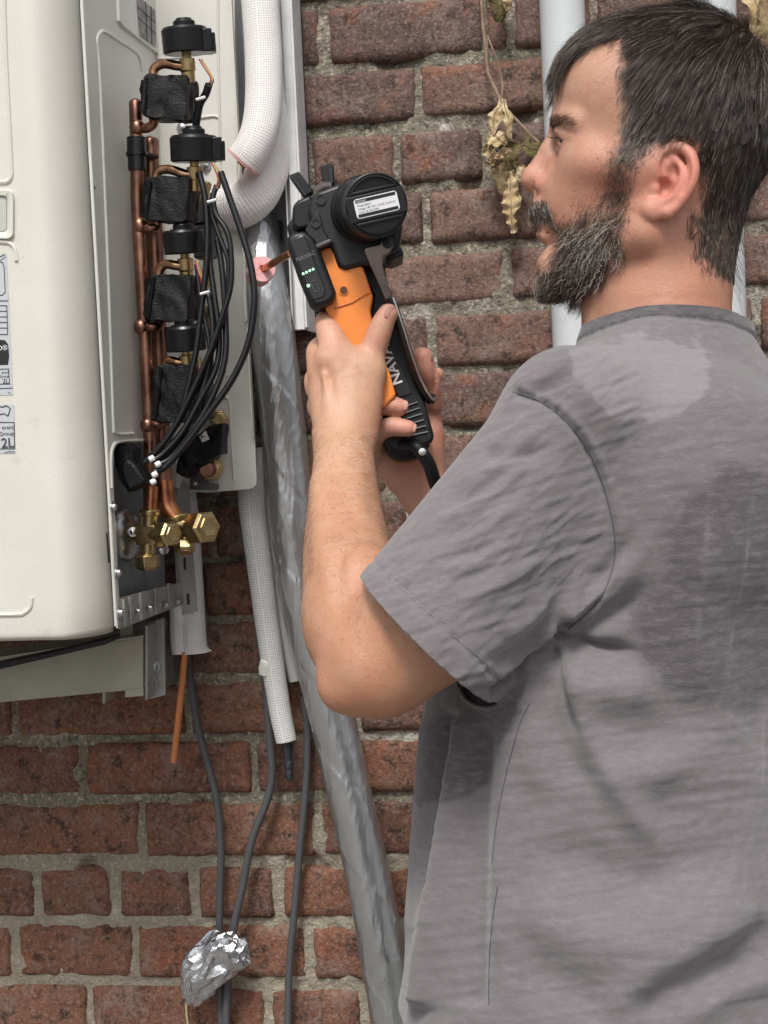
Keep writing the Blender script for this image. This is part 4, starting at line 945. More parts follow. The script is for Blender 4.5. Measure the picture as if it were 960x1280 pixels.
def topx(vs): return np.stack([vs[:, 0]/vs[:, 2]*FP+480, vs[:, 1]/vs[:, 2]*FP+640], 1)
def vnoise(p, f, seed=0):
    """cheap smooth vector-friendly noise: sum of rotated sines"""
    r = np.random.default_rng(seed+100); o = np.zeros(len(p))
    for _ in range(7):
        d = r.normal(size=3); d /= np.linalg.norm(d); fr = f*r.uniform(.6, 1.5); o += np.sin((p@d)*fr*6.283+r.uniform(0, 6.28)+1.3*np.sin((p@r.normal(size=3))*f*2.2+r.uniform(0, 6)))
    return o/3.2

# ------------------------------------------------------------------ head frame
HZ = 1.22; hs_ = HZ/FP; PHI = rad(11)
HC = q3(832, 190, HZ)
EU = np.array([math.cos(PHI), 0, -math.sin(PHI)]); EV = np.array([0, 1., 0]); EW = np.array([-math.sin(PHI), 0, -math.cos(PHI)])
HA = np.stack([EU, EV, EW])
def H(px, py, w=0.0):
    Z = HZ-w*hs_
    for _ in range(5):
        p = q3(px, py, Z); Z += ((p-HC)@EW - w*hs_)/math.cos(PHI)
    return q3(px, py, Z)
hr = lambda r: r*hs_
def hlocal(p): return (np.asarray(p)-HC)@HA.T/hs_

def head_field():
    f = Field(q3(628, -30, 1.12)-0.0, q3(1060, 520, 1.33), .00125)
    f.lo = f.lo
    # cranium
    f.ell(H(846, 148), (hr(128), hr(126), hr(112)), HA, 0)
    f.ell(H(770, 122), (hr(76), hr(74), hr(92)), HA, hr(50))
    for s in (1, -1):
        f.ell(H(838, 200, s*30), (hr(88), hr(80), hr(74)), HA, hr(30))
        f.ell(H(742, 205, s*42), (hr(44), hr(48), hr(38)), HA, hr(30))          # cheek
        f.chain([(H(705, 150, s*8), hr(14)), (H(705, 147, s*36), hr(15)), (H(722, 151, s*66), hr(13))], hr(13))       # brow
        f.cone(H(818, 225, s*78), H(806, 290, s*74), hr(26), hr(24), hr(30))      # ramus
        f.cone(H(806, 290, s*74), H(700, 338, s*22), hr(25), hr(22), hr(26))      # jaw body
        f.cone(H(742, 205, s*70), H(815, 208, s*94), hr(17), hr(15), hr(26))      # cheekbone arch
    f.ell(H(748, 262), (hr(68), hr(70), hr(66)), HA, hr(26))
    f.ell(H(716, 252), (hr(40), hr(46), hr(46)), HA, hr(22))
    f.ell(H(698, 333), (hr(27), hr(24), hr(34)), HA, hr(16))                      # chin
    f.ell(H(770, 320), (hr(60), hr(36), hr(52)), HA, hr(24))
    # nose
    f.cone(H(701, 163), H(689, 188), hr(13), hr(12), hr(14))
    f.cone(H(689, 188), H(670, 217), hr(12), hr(14), hr(10))
    f.ell(H(667, 225), (hr(16.5), hr(14.5), hr(17)), HA, hr(8))
    f.cone(H(668, 233), H(680, 243), hr(8), hr(8), hr(8))
    for s in (1, -1):
        f.ell(H(682, 231, s*20), (hr(14), hr(12.5), hr(10)), HA, hr(3))
        f.chain([(H(691, 221, s*26), hr(2.2)), (H(696, 232, s*27), hr(2.6)), (H(691, 243, s*24), hr(2.2))], hr(4), 'sub')
        f.cone(H(697, 205, s*12), H(690, 232, s*20), hr(10), hr(9), hr(14))
        f.cone(H(670, 246, s*12), H(675, 238, s*12), hr(5), hr(4.5), hr(2), 'sub')
        # eye socket, lids
        f.ell(H(697, 175, s*34), (hr(16), hr(14), hr(22)), HA, hr(10), 'sub')
        f.ell(H(716, 175, s*42), (hr(19.5), hr(18.0), hr(21)), HA, hr(5))
        f.chain([(H(699, 166, s*26), hr(4.5)), (H(698, 163.5, s*44), hr(5)), (H(716, 172, s*66), hr(4.5))], hr(4))      # upper lid fold
        f.cone(H(698, 187, s*30), H(716, 188, s*54), hr(4), hr(4), hr(8))      # bag
        f.chain([(H(694, 174, s*26), hr(3.2)), (H(695, 174, s*44), hr(3.2)), (H(705, 177, s*56), hr(2.4))], hr(1.6), 'sub')
    # mouth
    f.ell(H(681, 262), (hr(17), hr(18), hr(26)), HA, hr(12))
    f.cone(H(684, 281, 16), H(684, 281, -16), hr(9), hr(9), hr(7)); f.cone(H(680, 279, 3), H(680, 279, -3), hr(8), hr(8), hr(7))
    f.cone(H(683, 295, 15), H(683, 295, -15), hr(9.5), hr(9.5), hr(8)); f.cone(H(678, 294, 3), H(678, 294, -3), hr(8), hr(8), hr(7))
    f.chain([(H(669, 287.5, 0), hr(1.6)), (H(674, 288, 14), hr(1.5)), (H(686, 291, 24), hr(1.2))], hr(3), 'sub')
    f.cone(H(668, 308, 16), H(668, 308, -16), hr(7), hr(7), hr(10), 'sub')
    # nasolabial fold
    f.cone(H(692, 240, 24), H(702, 268, 34), hr(3), hr(3), hr(8), 'sub')
    # neck
    f.cone(H(852, 270), H(824, 385), hr(70), hr(80), hr(30)); f.cone(H(824, 385), H(826, 520), hr(80), hr(108), hr(20))
    f.cone(H(872, 260), H(852, 400), hr(44), hr(50), hr(24))
    for s in (1, -1): f.cone(H(850, 290, s*62), H(770, 430, s*30), hr(17), hr(20), hr(26))   # sternomastoid
    f.cone(H(748, 350), H(760, 430), hr(18), hr(28), hr(30))
    # fine creases: crow's feet, forehead, neck
    for ln_ in ([(716, 176, 66), (728, 174, 72), (742, 172, 76)], [(716, 179, 66), (727, 181, 72), (738, 185, 76)], [(706, 190, 50), (718, 195, 62), (730, 194, 68)], [(702, 128, 40), (722, 124, 62), (742, 126, 76)], [(703, 114, 40), (724, 109, 62), (744, 112, 76)]):
        f.chain([(H(*q), hr(.9)) for q in ln_], hr(3.2), 'sub')
    # ears
    for s in (1, -1):
        def E(x, y, w_): return H(x, y, w_) if s > 0 else None
        if s > 0:
            ew = 104
            f.ell(H(836, 226, ew-6), (hr(25), hr(40), hr(9)), HA, hr(6))
            hel = [(818, 234, ew-4, 5), (819, 214, ew, 5.5), (825, 196, ew+3, 6), (836, 186, ew+6, 6.2), (850, 184, ew+9, 6.6), (862, 192, ew+12, 7), (867, 208, ew+14, 7.2), (865, 226, ew+14, 7), (858, 242, ew+12, 6.6), (848, 256, ew+9, 6.6), (836, 266, ew+6, 8)]
            f.chain([(H(x, y, w_), hr(r_)) for x, y, w_, r_ in hel], hr(4))
            f.ell(H(820, 262, ew+3), (hr(15), hr(13), hr(7)), HA, hr(7))
            f.cone(H(808, 262, ew-6), H(818, 240, ew-8), hr(9), hr(8), hr(8))
            ah = [(843, 198, ew+4, 4.5), (852, 210, ew+8, 5.5), (853, 226, ew+9, 6.5), (846, 242, ew+8, 6.5), (834, 252, ew+6, 6), (824, 252, ew+3, 5)]
            f.chain([(H(x, y, w_), hr(r_)) for x, y, w_, r_ in ah], hr(4))
            f.chain([(H(x, y, w_), hr(r_)) for x, y, w_, r_ in [(833, 196, ew+9, 3.5), (829, 206, ew+9, 3.5), (831, 216, ew+8, 3)]], hr(3), 'sub')
            f.chain([(H(x, y, w_), hr(r_)) for x, y, w_, r_ in [(848, 192, ew+15, 2.8), (859, 204, ew+19, 3), (860, 222, ew+19, 2.8), (853, 240, ew+17, 2.2)]], hr(3), 'sub')
            f.ell(H(831, 234, ew+5), (hr(9.5), hr(11), hr(12)), HA, hr(5), 'sub')
            f.ell(H(841, 216, ew+9), (hr(6), hr(9), hr(7)), HA, hr(4), 'sub')
            f.ell(H(819, 236, ew-1), (hr(6.5), hr(7.5), hr(6)), HA, hr(4))
            f.cone(H(884, 196, ew-10), H(872, 262, ew-12), hr(8), hr(8), hr(12), 'sub')
        else:
            c0 = HC+EU*hs_*34+EV*hs_*36+EW*hs_*(-104); f.ell(c0, (hr(26), hr(42), hr(10)), HA, hr(6))
    return f

# ------------------------------------------------------------------ skin
def skin_mat():
    m = mk('skin', (.5, .3, .2), .46, attr='Col', var=[(95, (.47, .19, .13), .50, .72, .45), (420, (.26, .12, .08), .58, .72, .45), (38, (.56, .35, .25), .5, .7, .35), (800, (.58, .36, .27), .55, .7, .35)], bump=[(1100, .55, .0007), (420, .28, .0010), (70, .2, .0025)], spec=.5, sss=.08, sss_r=(1, .35, .2))
    return m
SKIN = skin_mat()
def gauss(d, s): return np.exp(-(d/s)**2*.5)
def setcol(me, rgb):
    a = me.attributes.new('Col', 'FLOAT_COLOR', 'POINT'); c = np.ones((len(me.vertices), 4), np.float32); c[:, :3] = rgb; a.data.foreach_set('color', c.ravel())
man = root('person', 'bearded man in a grey t-shirt seen from the side, holding an orange and black tool', 'person')
man.location = (0, 0, 0)
hf_ = head_field(); hv, hfa = hf_.mesh(); hv = smooth_mesh(hv, hfa, 2, .4)
def inpoly(px, poly):
    poly = np.array(poly, float); x, y = px[:, 0], px[:, 1]; r = np.zeros(len(px), bool); j = len(poly)-1
    for i in range(len(poly)):
        xi, yi = poly[i]; xj, yj = poly[j]
        c = ((yi > y) != (yj > y)) & (x < (xj-xi)*(y-yi)/(yj-yi+1e-12)+xi); r ^= c; j = i
    return r
def pdist(px, poly):
    poly = np.array(poly, float); d = np.full(len(px), 1e9)
    for i in range(len(poly)):
        a, b = poly[i], poly[(i+1) % len(poly)]; ab = b-a; t = np.clip(((px-a)@ab)/(ab@ab+1e-12), 0, 1); d = np.minimum(d, np.linalg.norm(px-a-t[:, None]*ab, axis=1))
    return np.where(inpoly(px, poly), d, -d)
def hl_poly(pts, w): return [tuple(hlocal(H(x, y, w))[:2]) for x, y in pts]
SCALP = hl_poly([(716, 60), (748, 48), (790, 40), (788, 80), (782, 108), (777, 150), (774, 182), (766, 202), (774, 213), (797, 207), (815, 194), (828, 182), (850, 174), (868, 178), (879, 195), (880, 240), (868, 277), (874, 316), (906, 344), (1010, 330), (1040, 100), (960, -30), (850, -60), (720, -40)], 90)
BEARD = hl_poly([(764, 202), (796, 212), (796, 240), (788, 268), (782, 296), (774, 320), (756, 346), (730, 366), (698, 376), (660, 356), (662, 338), (674, 335), (688, 330), (697, 312), (698, 284), (702, 276), (726, 262), (748, 247), (760, 226)], 60)
MUST = hl_poly([(655, 250), (672, 252), (683, 253), (691, 260), (699, 270), (699, 292), (692, 288), (686, 276), (668, 277), (655, 266)], 22)
hL = hlocal(hv)
scal = pdist(hL[:, :2], SCALP); brd = np.maximum(pdist(hL[:, :2], BEARD), pdist(hL[:, :2], MUST))
def skin_rgb(p, base=(.50, .285, .195)):
    n = len(p); c = np.tile(np.array(base), (n, 1)); return c
hcol = skin_rgb(hv, (.445, .232, .158))
def blend(c, w_, rgb): w_ = np.clip(w_, 0, 1)[:, None]; return c*(1-w_)+np.array(rgb)*w_
def near(px, py, w_, s): return gauss(np.linalg.norm(hv-H(px, py, w_), axis=1)/hs_, s)
hcol = blend(hcol, .55*near(742, 232, 70, 36), (.50, .19, .125)); hcol = blend(hcol, .55*near(664, 226, 6, 17), (.52, .20, .15)); hcol = blend(hcol, .5*near(684, 232, 20, 10), (.52, .17, .13))
hcol = blend(hcol, .95*near(848, 230, 112, 30), (.58, .20, .15)); hcol = blend(hcol, .5*near(868, 205, 116, 14), (.62, .20, .15))
hcol = blend(hcol, .40*near(730, 120, 60, 50), (.56, .33, .23)); hcol = blend(hcol, .55*gauss(hL[:, 1]-210, 60)/(1+np.exp(-(hL[:, 0]+55)/10)), (.50, .20, .12))
hcol = blend(hcol, .85*(gauss(hL[:, 0]-hlocal(H(676, 288, 8))[0], 9)*gauss(hL[:, 1]-hlocal(H(676, 290, 8))[1], 8)), (.44, .195, .14))
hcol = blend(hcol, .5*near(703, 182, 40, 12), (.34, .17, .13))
fz = vnoise(hv, 60, 3)*3
hcol = blend(hcol, np.clip((scal+fz+2)/10, 0, 1)*.93, (.045, .032, .026)); hcol = blend(hcol, np.clip((brd+fz+1)/16, 0, 1)*.72, (.10, .062, .046))
hm = np_mesh('body', to_world(hv), hfa)
setcol(hm, hcol)

# ------------------------------------------------------------------ arms and hands
def rz(r, Z): return r*Z/FP
def ch(f, pts, k=.005, op='add'): f.chain([(q3(x, y, z), rz(r, z)) for x, y, z, r in pts], k, op)
fa = Field(q3(360, 372, 1.16)*[1, 1, 0]+[-.02, 0, .90], q3(700, 940, 1.06)*[1, 1, 0]+[0.0, .01, 1.42], .0019)
# upper arm, elbow, forearm
ch(fa, [(690, 590, 1.07, 92), (610, 690, 1.05, 84), (530, 785, 1.03, 74), (470, 828, 1.03, 66)], .02)
ch(fa, [(480, 830, 1.028, 60), (450, 800, 1.05, 62), (441, 745, 1.09, 62), (434, 690, 1.13, 55), (431, 640, 1.17, 47), (430, 590, 1.21, 40), (430, 548, 1.25, 35)], .015)
fa.ell(q3(452, 770, 1.07), (.036, .050, .034), None, .02)      # forearm muscle belly
fa.ell(q3(560, 765, 1.02), (.055, .040, .036), None, .02)
fa.ell(q3(430, 860, 1.025), (.017, .016, .016), None, .014)       # elbow point
for a, b in (((426, 690), (420, 740)), ((466, 640), (474, 700))): fa.cone(q3(*a, 1.005 if a[1] > 800 else 1.06), q3(*b, .995 if a[1] > 800 else 1.03), 0.0, 0.0, .010, 'sub')
fa.cone(q3(408, 700, 1.075), q3(404, 600, 1.175), .004, .003, .02); fa.cone(q3(448, 640, 1.125), q3(441, 570, 1.205), .0016, .0014, .010)
fh = Field(q3(366, 366, 1.27)+[0, 0, -.06], q3(515, 600, 1.27)+[0.0, 0, .13], .00125)
# palm and back of the hand
for f in (fh, fa):
    ch(f, [(430, 560, 1.242, 34), (430, 530, 1.258, 34)], .010)
    ch(f, [(424, 545, 1.254, 26), (411, 500, 1.268, 24), (407, 462, 1.272, 20)], .012)
    ch(f, [(440, 545, 1.254, 27), (438, 490, 1.262, 27), (430, 452, 1.268, 22)], .012)
    ch(f, [(447, 540, 1.256, 18), (455, 505, 1.262, 21), (459, 468, 1.266, 18)], .014)
ch(fh, [(415, 450, 1.264, 21), (417, 432, 1.266, 19.5), (409, 410, 1.276, 15), (407, 401, 1.290, 13), (420, 392, 1.315, 11.5), (436, 390, 1.34, 10.5)], .006)      # index
ch(fh, [(403, 465, 1.274, 18), (399, 452, 1.282, 16), (396, 436, 1.305, 12), (412, 426, 1.345, 11), (440, 424, 1.352, 10.5)], .006)
ch(fh, [(404, 492, 1.276, 18), (396, 484, 1.288, 15), (394, 470, 1.315, 12), (412, 458, 1.35, 11), (440, 456, 1.358, 10.5)], .006)
ch(fh, [(405, 515, 1.274, 17), (398, 510, 1.288, 14), (397, 500, 1.315, 11), (414, 490, 1.345, 10), (436, 488, 1.352, 9.5)], .006)
ch(fh, [(455, 500, 1.262, 20), (460, 462, 1.268, 18), (464, 445, 1.270, 16.5), (473, 418, 1.268, 16), (480, 401, 1.266, 13.8), (485, 392, 1.265, 12.6)], .006)      # thumb
ch(fh, [(424, 452, 1.266, 19), (444, 458, 1.266, 19), (462, 465, 1.268, 17)], .012)     # web
for a, b_ in (((405, 470), (412, 520)), ((422, 462), (428, 515)), ((438, 470), (442, 520))): fh.cone(q3(*a, 1.2510), q3(*b_, 1.2430), .0010, .0008, .009, 'add')     # tendons
# right hand
fr = Field(q3(440, 418, 1.33)+[0, 0, -.07], q3(700, 780, 1.33)+[.01, 0, .10], .0014)
ch(fr, [(495, 572, 1.352, 27), (522, 574, 1.36, 27), (536, 545, 1.362, 18)], .012)
ch(fr, [(486, 566, 1.35, 22), (506, 592, 1.352, 26), (535, 625, 1.355, 27), (580, 680, 1.345, 36), (650, 760, 1.33, 46), (700, 800, 1.33, 50)], .014)
ch(fr, [(524, 598, 1.362, 26), (548, 640, 1.36, 30)], .014)
ch(fr, [(542, 585, 1.362, 14), (540, 548, 1.362, 14), (540, 515, 1.358, 12), (539, 488, 1.352, 9.5), (546, 468, 1.346, 9)], .006)       # index along the lever
ch(fr, [(543, 505, 1.350, 11), (539, 480, 1.338, 12), (532, 462, 1.330, 13.5), (528.5, 447, 1.328, 13)], .004)       # thumb tip
fr.chain([(q3(533, 485, 1.326), .0012), (q3(544, 478, 1.325), .0012)], .003, 'sub'); fr.chain([(q3(541, 452, 1.325), .0016), (q3(543, 474, 1.330), .0016), (q3(541, 500, 1.335), .0012)], .003, 'sub')
ch(fr, [(498, 585, 1.355, 18), (470, 572, 1.345, 15), (464, 556, 1.318, 14), (471, 541, 1.292, 13), (487, 534, 1.284, 12.2), (501, 534.5, 1.282, 11.3), (510, 535.5, 1.282, 10.5)], .004)
ch(fr, [(480, 560, 1.35, 16), (456, 540, 1.340, 14), (454, 520, 1.312, 13.5), (468, 509, 1.292, 12.8), (484, 506.5, 1.284, 12.3), (493, 507.5, 1.282, 11.8), (499.5, 509, 1.282, 11)], .004)
parts_ = []
def skin_piece(f, keep=None, it=1):
    v_, f_ = f.mesh(); v_ = smooth_mesh(v_, f_, it, .4)
    if keep is not None:
        k = keep(v_); f_ = f_[k[f_].all(1)]
        u = np.unique(f_); m_ = np.full(len(v_), -1); m_[u] = np.arange(len(u)); v_ = v_[u]; f_ = m_[f_]
    return v_, f_
av, af = skin_piece(fa, lambda v: topx(v)[:, 1] > 534, 2)
bv, bf = skin_piece(fh, lambda v: topx(v)[:, 1] < 537, 2)
rv_, rf_ = skin_piece(fr, None, 2)
def arm_rgb(v):
    c = skin_rgb(v, (.49, .285, .175)); px = topx(v)
    low = np.clip((px[:, 1]-560)/160, 0, 1)[:, None]; c = c*(1-low)+np.array([.435, .215, .12])*low
    c = blend(c, .35*np.clip(vnoise(v, 14, 5), 0, 1), (.56, .25, .17)); c = blend(c, .25*np.clip(vnoise(v, 30, 6), 0, 1), (.60, .38, .27))
    def nr(x, y, s, Z): return gauss(np.hypot(px[:, 0]-x, px[:, 1]-y), s)
    c = blend(c, .55*nr(470, 422, 14, 0), (.58, .26, .20)); c = blend(c, .65*nr(486, 386, 14, 0), (.60, .28, .23)); c = blend(c, .5*nr(412, 410, 18, 0), (.60, .33, .25)); c = blend(c, .6*nr(455, 885, 30, 0), (.46, .19, .12))
    return c
def rh_rgb(v):
    c = skin_rgb(v, (.50, .25, .18)); px = topx(v); c = blend(c, .7*gauss(np.hypot(px[:, 0]-508, px[:, 1]-534), 12), (.62, .28, .22)); c = blend(c, .7*gauss(np.hypot(px[:, 0]-528, px[:, 1]-445), 13), (.56, .24, .18)); return blend(c, .4*np.clip(vnoise(v, 25, 9), 0, 1), (.55, .22, .15))
# hidden trunk, far arm and legs of the same body
ft_ = Field(np.array([-.2, -.12, .75]), np.array([.65, 1.25, 1.75]), .012)
def trunk(f):
    cx, cz = .19, 1.23
    f.ell((.20, .08, 1.22), (.12, .22, .17), None, .03); f.ell((.185, .32, 1.22), (.12, .20, .16), None, .04); f.cone((.225, -.10, 1.215), (.21, .05, 1.22), .06, .09, .03)
    f.cone((.15, -.04, 1.09), (.20, -.03, 1.30), .06, .07, .03); f.cone((.22, -.02, 1.36), (.20, .20, 1.40), .055, .045, .02); f.cone((.20, .20, 1.40), (.13, .12, 1.36), .045, .035, .02)
    for z_ in (1.12, 1.32): f.cone((.19, .45, z_), (.17, .85, z_), .085, .06, .03); f.cone((.17, .85, z_), (.19, 1.22, z_), .055, .045, .03)
trunk(ft_); tv, tf_ = ft_.mesh()
def join_bodies(lst):
    vs, fs, cs, o = [], [], [], 0
    for v_, f_, c_ in lst: vs.append(v_); fs.append(f_+o); cs.append(c_); o += len(v_)
    return np.concatenate(vs), np.concatenate(fs), np.concatenate(cs)
V_, F_, C_ = join_bodies([(hv, hfa, hcol), (av, af, arm_rgb(av)), (bv, bf, arm_rgb(bv)), (rv_, rf_, rh_rgb(rv_)), (tv, tf_, skin_rgb(tv))])
bpy.data.meshes.remove(hm)
bm2 = np_mesh('body', to_world(V_), F_); setcol(bm2, C_)
body_o = link('body', bm2, SKIN, man, smooth=False); bm2.shade_smooth()
# eyes
for s in (1, -1):
    e = MB(); c0 = to_world(H(717, 175, s*42)); e.lathe([(hr(17.5)*math.sin(a), -hr(17.5)*math.cos(a)) for a in np.linspace(.02, 3.12, 20)], c0, CM@(-EU), 28)
    eo = e.build('eye', mk('eye_white', (.46, .39, .37), .12) if s == 1 else MATS['eye_white'], man)
    i_ = MB(); dx = CM@(-EU*.96+EV*.05+EW*s*.2); dx /= np.linalg.norm(dx); i_.lathe([(hr(8.2), hr(15.6)), (hr(8.2), hr(15.9)), (hr(5), hr(17.2)), (hr(.1), hr(18.0))], c0, dx, 24); i_.build('iris', mk('iris_grey', (.05, .05, .045), .1) if s == 1 else MATS['iris_grey'], eo)
# finger nails: thin curved plates let into the tips
NAIL = mk('fingernail', (.50, .265, .21), .38, spec=.4)
def nail(px, py, Z, ax, up, l, w_):
    ax = np.array(ax, float); ax /= np.linalg.norm(ax); up = np.array(up, float); up -= ax*(up@ax); up /= np.linalg.norm(up); sd_ = np.cross(ax, up); c0 = q3(px, py, Z); vs = []
    for i in range(9):
        for j in range(9):
            a, b_ = i/4-1, j/4-1; rr2 = max(1, math.hypot(a, b_)**1.0); a2, b2 = a/ max(1, (abs(a)**3+abs(b_)**3)**(1/3)), b_/max(1, (abs(a)**3+abs(b_)**3)**(1/3))
            vs.append(to_world(c0+ax*a2*l+sd_*b2*w_-up*(.35*w_*b2*b2+.12*l*a2*a2)))
    MB().add(vs, [(i*9+j, i*9+j+1, (i+1)*9+j+1, (i+1)*9+j) for i in range(8) for j in range(8)]).build('fingernail', NAIL, body_o, solid=.0006)
nail(488.5, 390, 1.2570, (.30, -.95, .02), (.55, .1, -.85), .0062, .0052)
nail(503.0, 505.5, 1.2759, (.98, .12, .0), (0.25, -.25, -.93), .0050, .0047)
nail(514.0, 533.5, 1.2769, (.97, .15, .0), (0.35, -.25, -.9), .0046, .0043)
# ------------------------------------------------------------------ t-shirt
def e_ax(a): a = rad(a); return np.array([math.sin(a), 0, math.cos(a)]), np.array([-math.cos(a), 0, math.sin(a)])
E1, E2 = e_ax(20)
SH = .0030
fs1 = Field(np.array([-.03, -.185, .86]), np.array([.62, .52, 1.56]), SH)
def Y12(py): return (py-640)/FP*1.2
tab = np.array([  # py, centre px, half breadth, half depth, exponent
 (370, 838, .074, .064, 2.0), (400, 838, .078, .066, 2.0), (425, 836, .088, .070, 2.0), (450, 834, .115, .080, 2.1), (480, 832, .155, .097, 2.2), (520, 832, .188, .112, 2.3), (600, 828, .208, .138, 2.4), (700, 812, .214, .150, 2.4),
 (800, 806, .214, .156, 2.4), (900, 794, .214, .160, 2.4), (1000, 789, .218, .164, 2.3), (1100, 790, .226, .169, 2.3), (1200, 794, .236, .176, 2.2), (1400, 782, .25, .19, 2.2)])
X = fs1.ax[0][:, None, None]; Yg = fs1.ax[1]; Zg = fs1.ax[2][None, None, :]
g_ = [np.interp(Yg, Y12(tab[:, 0]), tab[:, k]) for k in range(1, 5)]
cx_ = ((g_[0]-480)/FP*1.2)[None, :, None]; a_ = g_[1][None, :, None]; b__ = g_[2][None, :, None]; n_ = g_[3][None, :, None]; cz_ = 1.215
l1_ = (X-cx_)*E1[0]+(Zg-cz_)*E1[2]; l2_ = (X-cx_)*E2[0]+(Zg-cz_)*E2[2]
dt = ((np.abs(l1_)/a_)**n_+(np.abs(l2_)/b__)**n_)**(1/n_)-1
dt = (dt*np.minimum(a_, b__)*.92).astype(np.float32)
# back of the shoulders: shoulder blades
fs1.d = dt.copy(); del dt
fs1.ell(q3(900, 625, 1.06), (.07, .075, .05), None, .05)
fs1.ell(q3(610, 1010, 1.16), (.030, .16, .04), None, .03)
dtor = Field.__new__(Field); dtor.lo, dtor.h, dtor.n, dtor.ax, dtor.d = fs1.lo, fs1.h, fs1.n, fs1.ax, fs1.d.copy()
def fld_like(f): o = Field.__new__(Field); o.lo, o.h, o.n, o.ax = f.lo, f.h, f.n, f.ax; o.d = np.full(tuple(f.n), 1.0, np.float32); return o
fsl = fld_like(fs1)
fsl.cone(q3(710, 524, 1.045), q3(512, 820, 1.012), rz(78, 1.04), rz(112, 1.01), 0)
fsl.cone(q3(690, 640, 1.055), q3(588, 806, 1.03), rz(92, 1.05), rz(66, 1.03), .02)
fsl.cone(q3(710, 524, 1.045), q3(715, 600, 1.07), rz(78, 1.04), rz(80, 1.07), .02)
fsr = fld_like(fs1); fsr.cone(q3(905, 510, 1.38), q3(800, 620, 1.42), .055, .062, 0); fsr.cone(q3(800, 620, 1.42), q3(740, 690, 1.42), .062, .066, .01)
h_ = np.maximum(.022-np.abs(fs1.d-fsl.d), 0)/.022; fs1.d = np.minimum(fs1.d, fsl.d)-h_*h_*.022*.25
h_ = np.maximum(.03-np.abs(fs1.d-fsr.d), 0)/.03; fs1.d = np.minimum(fs1.d, fsr.d)-h_*h_*.03*.25
fs1.cone(q3(842, 448, 1.165), q3(722, 518, 1.06), rz(50, 1.16), rz(66, 1.05), .03); fs1.cone(q3(860, 450, 1.26), q3(900, 510, 1.37), rz(45, 1.2), rz(60, 1.3), .03)
fs1.cone(q3(885, 458, 1.20), q3(925, 520, 1.14), rz(42, 1.16), rz(56, 1.05), .03)
sv_, sf_ = fs1.mesh(); sv_ = smooth_mesh(sv_, sf_, 4, .5)
# refine where the camera sees it: folds need a finer net than the volume grid
def subdivide(vs, fs):
    e = np.concatenate([fs[:, [0, 1]], fs[:, [1, 2]], fs[:, [2, 3]], fs[:, [3, 0]]]); es = np.sort(e, 1); u, inv = np.unique(es, axis=0, return_inverse=True); inv = inv.ravel(); n = len(vs); m = len(fs)
    mid = (vs[u[:, 0]]+vs[u[:, 1]])/2; cen = vs[fs].mean(1); E_ = [inv[k*m:(k+1)*m]+n for k in range(4)]; C_ = np.arange(m)+n+len(u)
    return np.concatenate([vs, mid, cen]), np.concatenate([np.stack([fs[:, 0], E_[0], C_, E_[3]], 1), np.stack([E_[0], fs[:, 1], E_[1], C_], 1), np.stack([C_, E_[1], fs[:, 2], E_[2]], 1), np.stack([E_[3], C_, E_[2], fs[:, 3]], 1)])
sv_, sf_ = subdivide(sv_, sf_); sv_ = smooth_mesh(sv_, sf_, 3, .5)
sn_ = vnormals(sv_, sf_)
if np.mean((sn_*(sv_-np.array([.2, .2, 1.2]))).sum(1)) < 0: sn_ = -sn_
px_ = topx(sv_); view = sv_/np.linalg.norm(sv_, axis=1, keepdims=True); facing = np.clip(-(sn_*view).sum(1)*2.2+.15, 0, 1)
def seg_coords(px, line):
    """signed distance to a polyline and 0..1 position along it"""
    line = np.array(spline([np.array(p, float) for p in line], 6)); best = np.full(len(px), 1e9); sd = np.zeros(len(px)); tt = np.zeros(len(px)); L = len(line)-1
    for i in range(L):
        a, b = line[i], line[i+1]; ab = b-a; l2 = ab@ab+1e-9; t = np.clip(((px-a)@ab)/l2, 0, 1); d = px-a-t[:, None]*ab; dd = np.linalg.norm(d, axis=1); s = np.sign(ab[0]*d[:, 1]-ab[1]*d[:, 0]); m = dd < best
        best[m] = dd[m]; sd[m] = (dd*s)[m]; tt[m] = (i+t[m])/L
    return sd, tt
disp = np.zeros(len(sv_))
def fold(line, w_, amp, taper=(.25, .25), asym=1.0):
    """ridge (amp>0, metres) or crease (amp<0) along a line; asym narrows the right-hand flank"""
    global disp
    lo = np.array(line).min(0)-4*w_; hi = np.array(line).max(0)+4*w_; m = (px_ > lo).all(1) & (px_ < hi).all(1) & (facing > 0)
    if not m.any(): return
    sd, t = seg_coords(px_[m], line); ww = np.where(sd > 0, w_*asym, w_); tp = np.clip(t/max(taper[0], 1e-3), 0, 1)*np.clip((1-t)/max(taper[1], 1e-3), 0, 1); tp = tp*tp*(3-2*tp)
    disp[m] += 1.25*amp*np.exp(-.5*(sd/ww)**2)*tp*facing[m]
# armpit and back
fold([(694, 800), (730, 806), (775, 812), (822, 822)], 8, -.0075, (.05, .5), 2.2)
fold([(700, 780), (740, 756), (780, 722), (822, 655)], 12, .0075, (.15, .4), .8)
fold([(712, 800), (750, 776), (795, 748), (830, 705)], 9, -.006, (.1, .5))
fold([(740, 735), (775, 695), (800, 650)], 7, -.004, (.2, .5))
fold([(700, 840), (750, 862), (800, 862), (830, 845)], 18, .0060, (.2, .4))
fold([(684, 812), (692, 870), (708, 930), (738, 985), (780, 1040)], 18, -.0048, (.05, .5), 1.0)
fold([(704, 815), (720, 880), (745, 945), (795, 1020), (848, 1086)], 13, .0062, (.1, .25), 1.0)
fold([(735, 880), (795, 915), (860, 900), (905, 860)], 26, -.0040, (.4, .5))
fold([(742, 950), (790, 970), (850, 955), (900, 918)], 18, .0050, (.25, .4))
fold([(790, 990), (850, 1012), (925, 980)], 28, -.0035, (.4, .5))
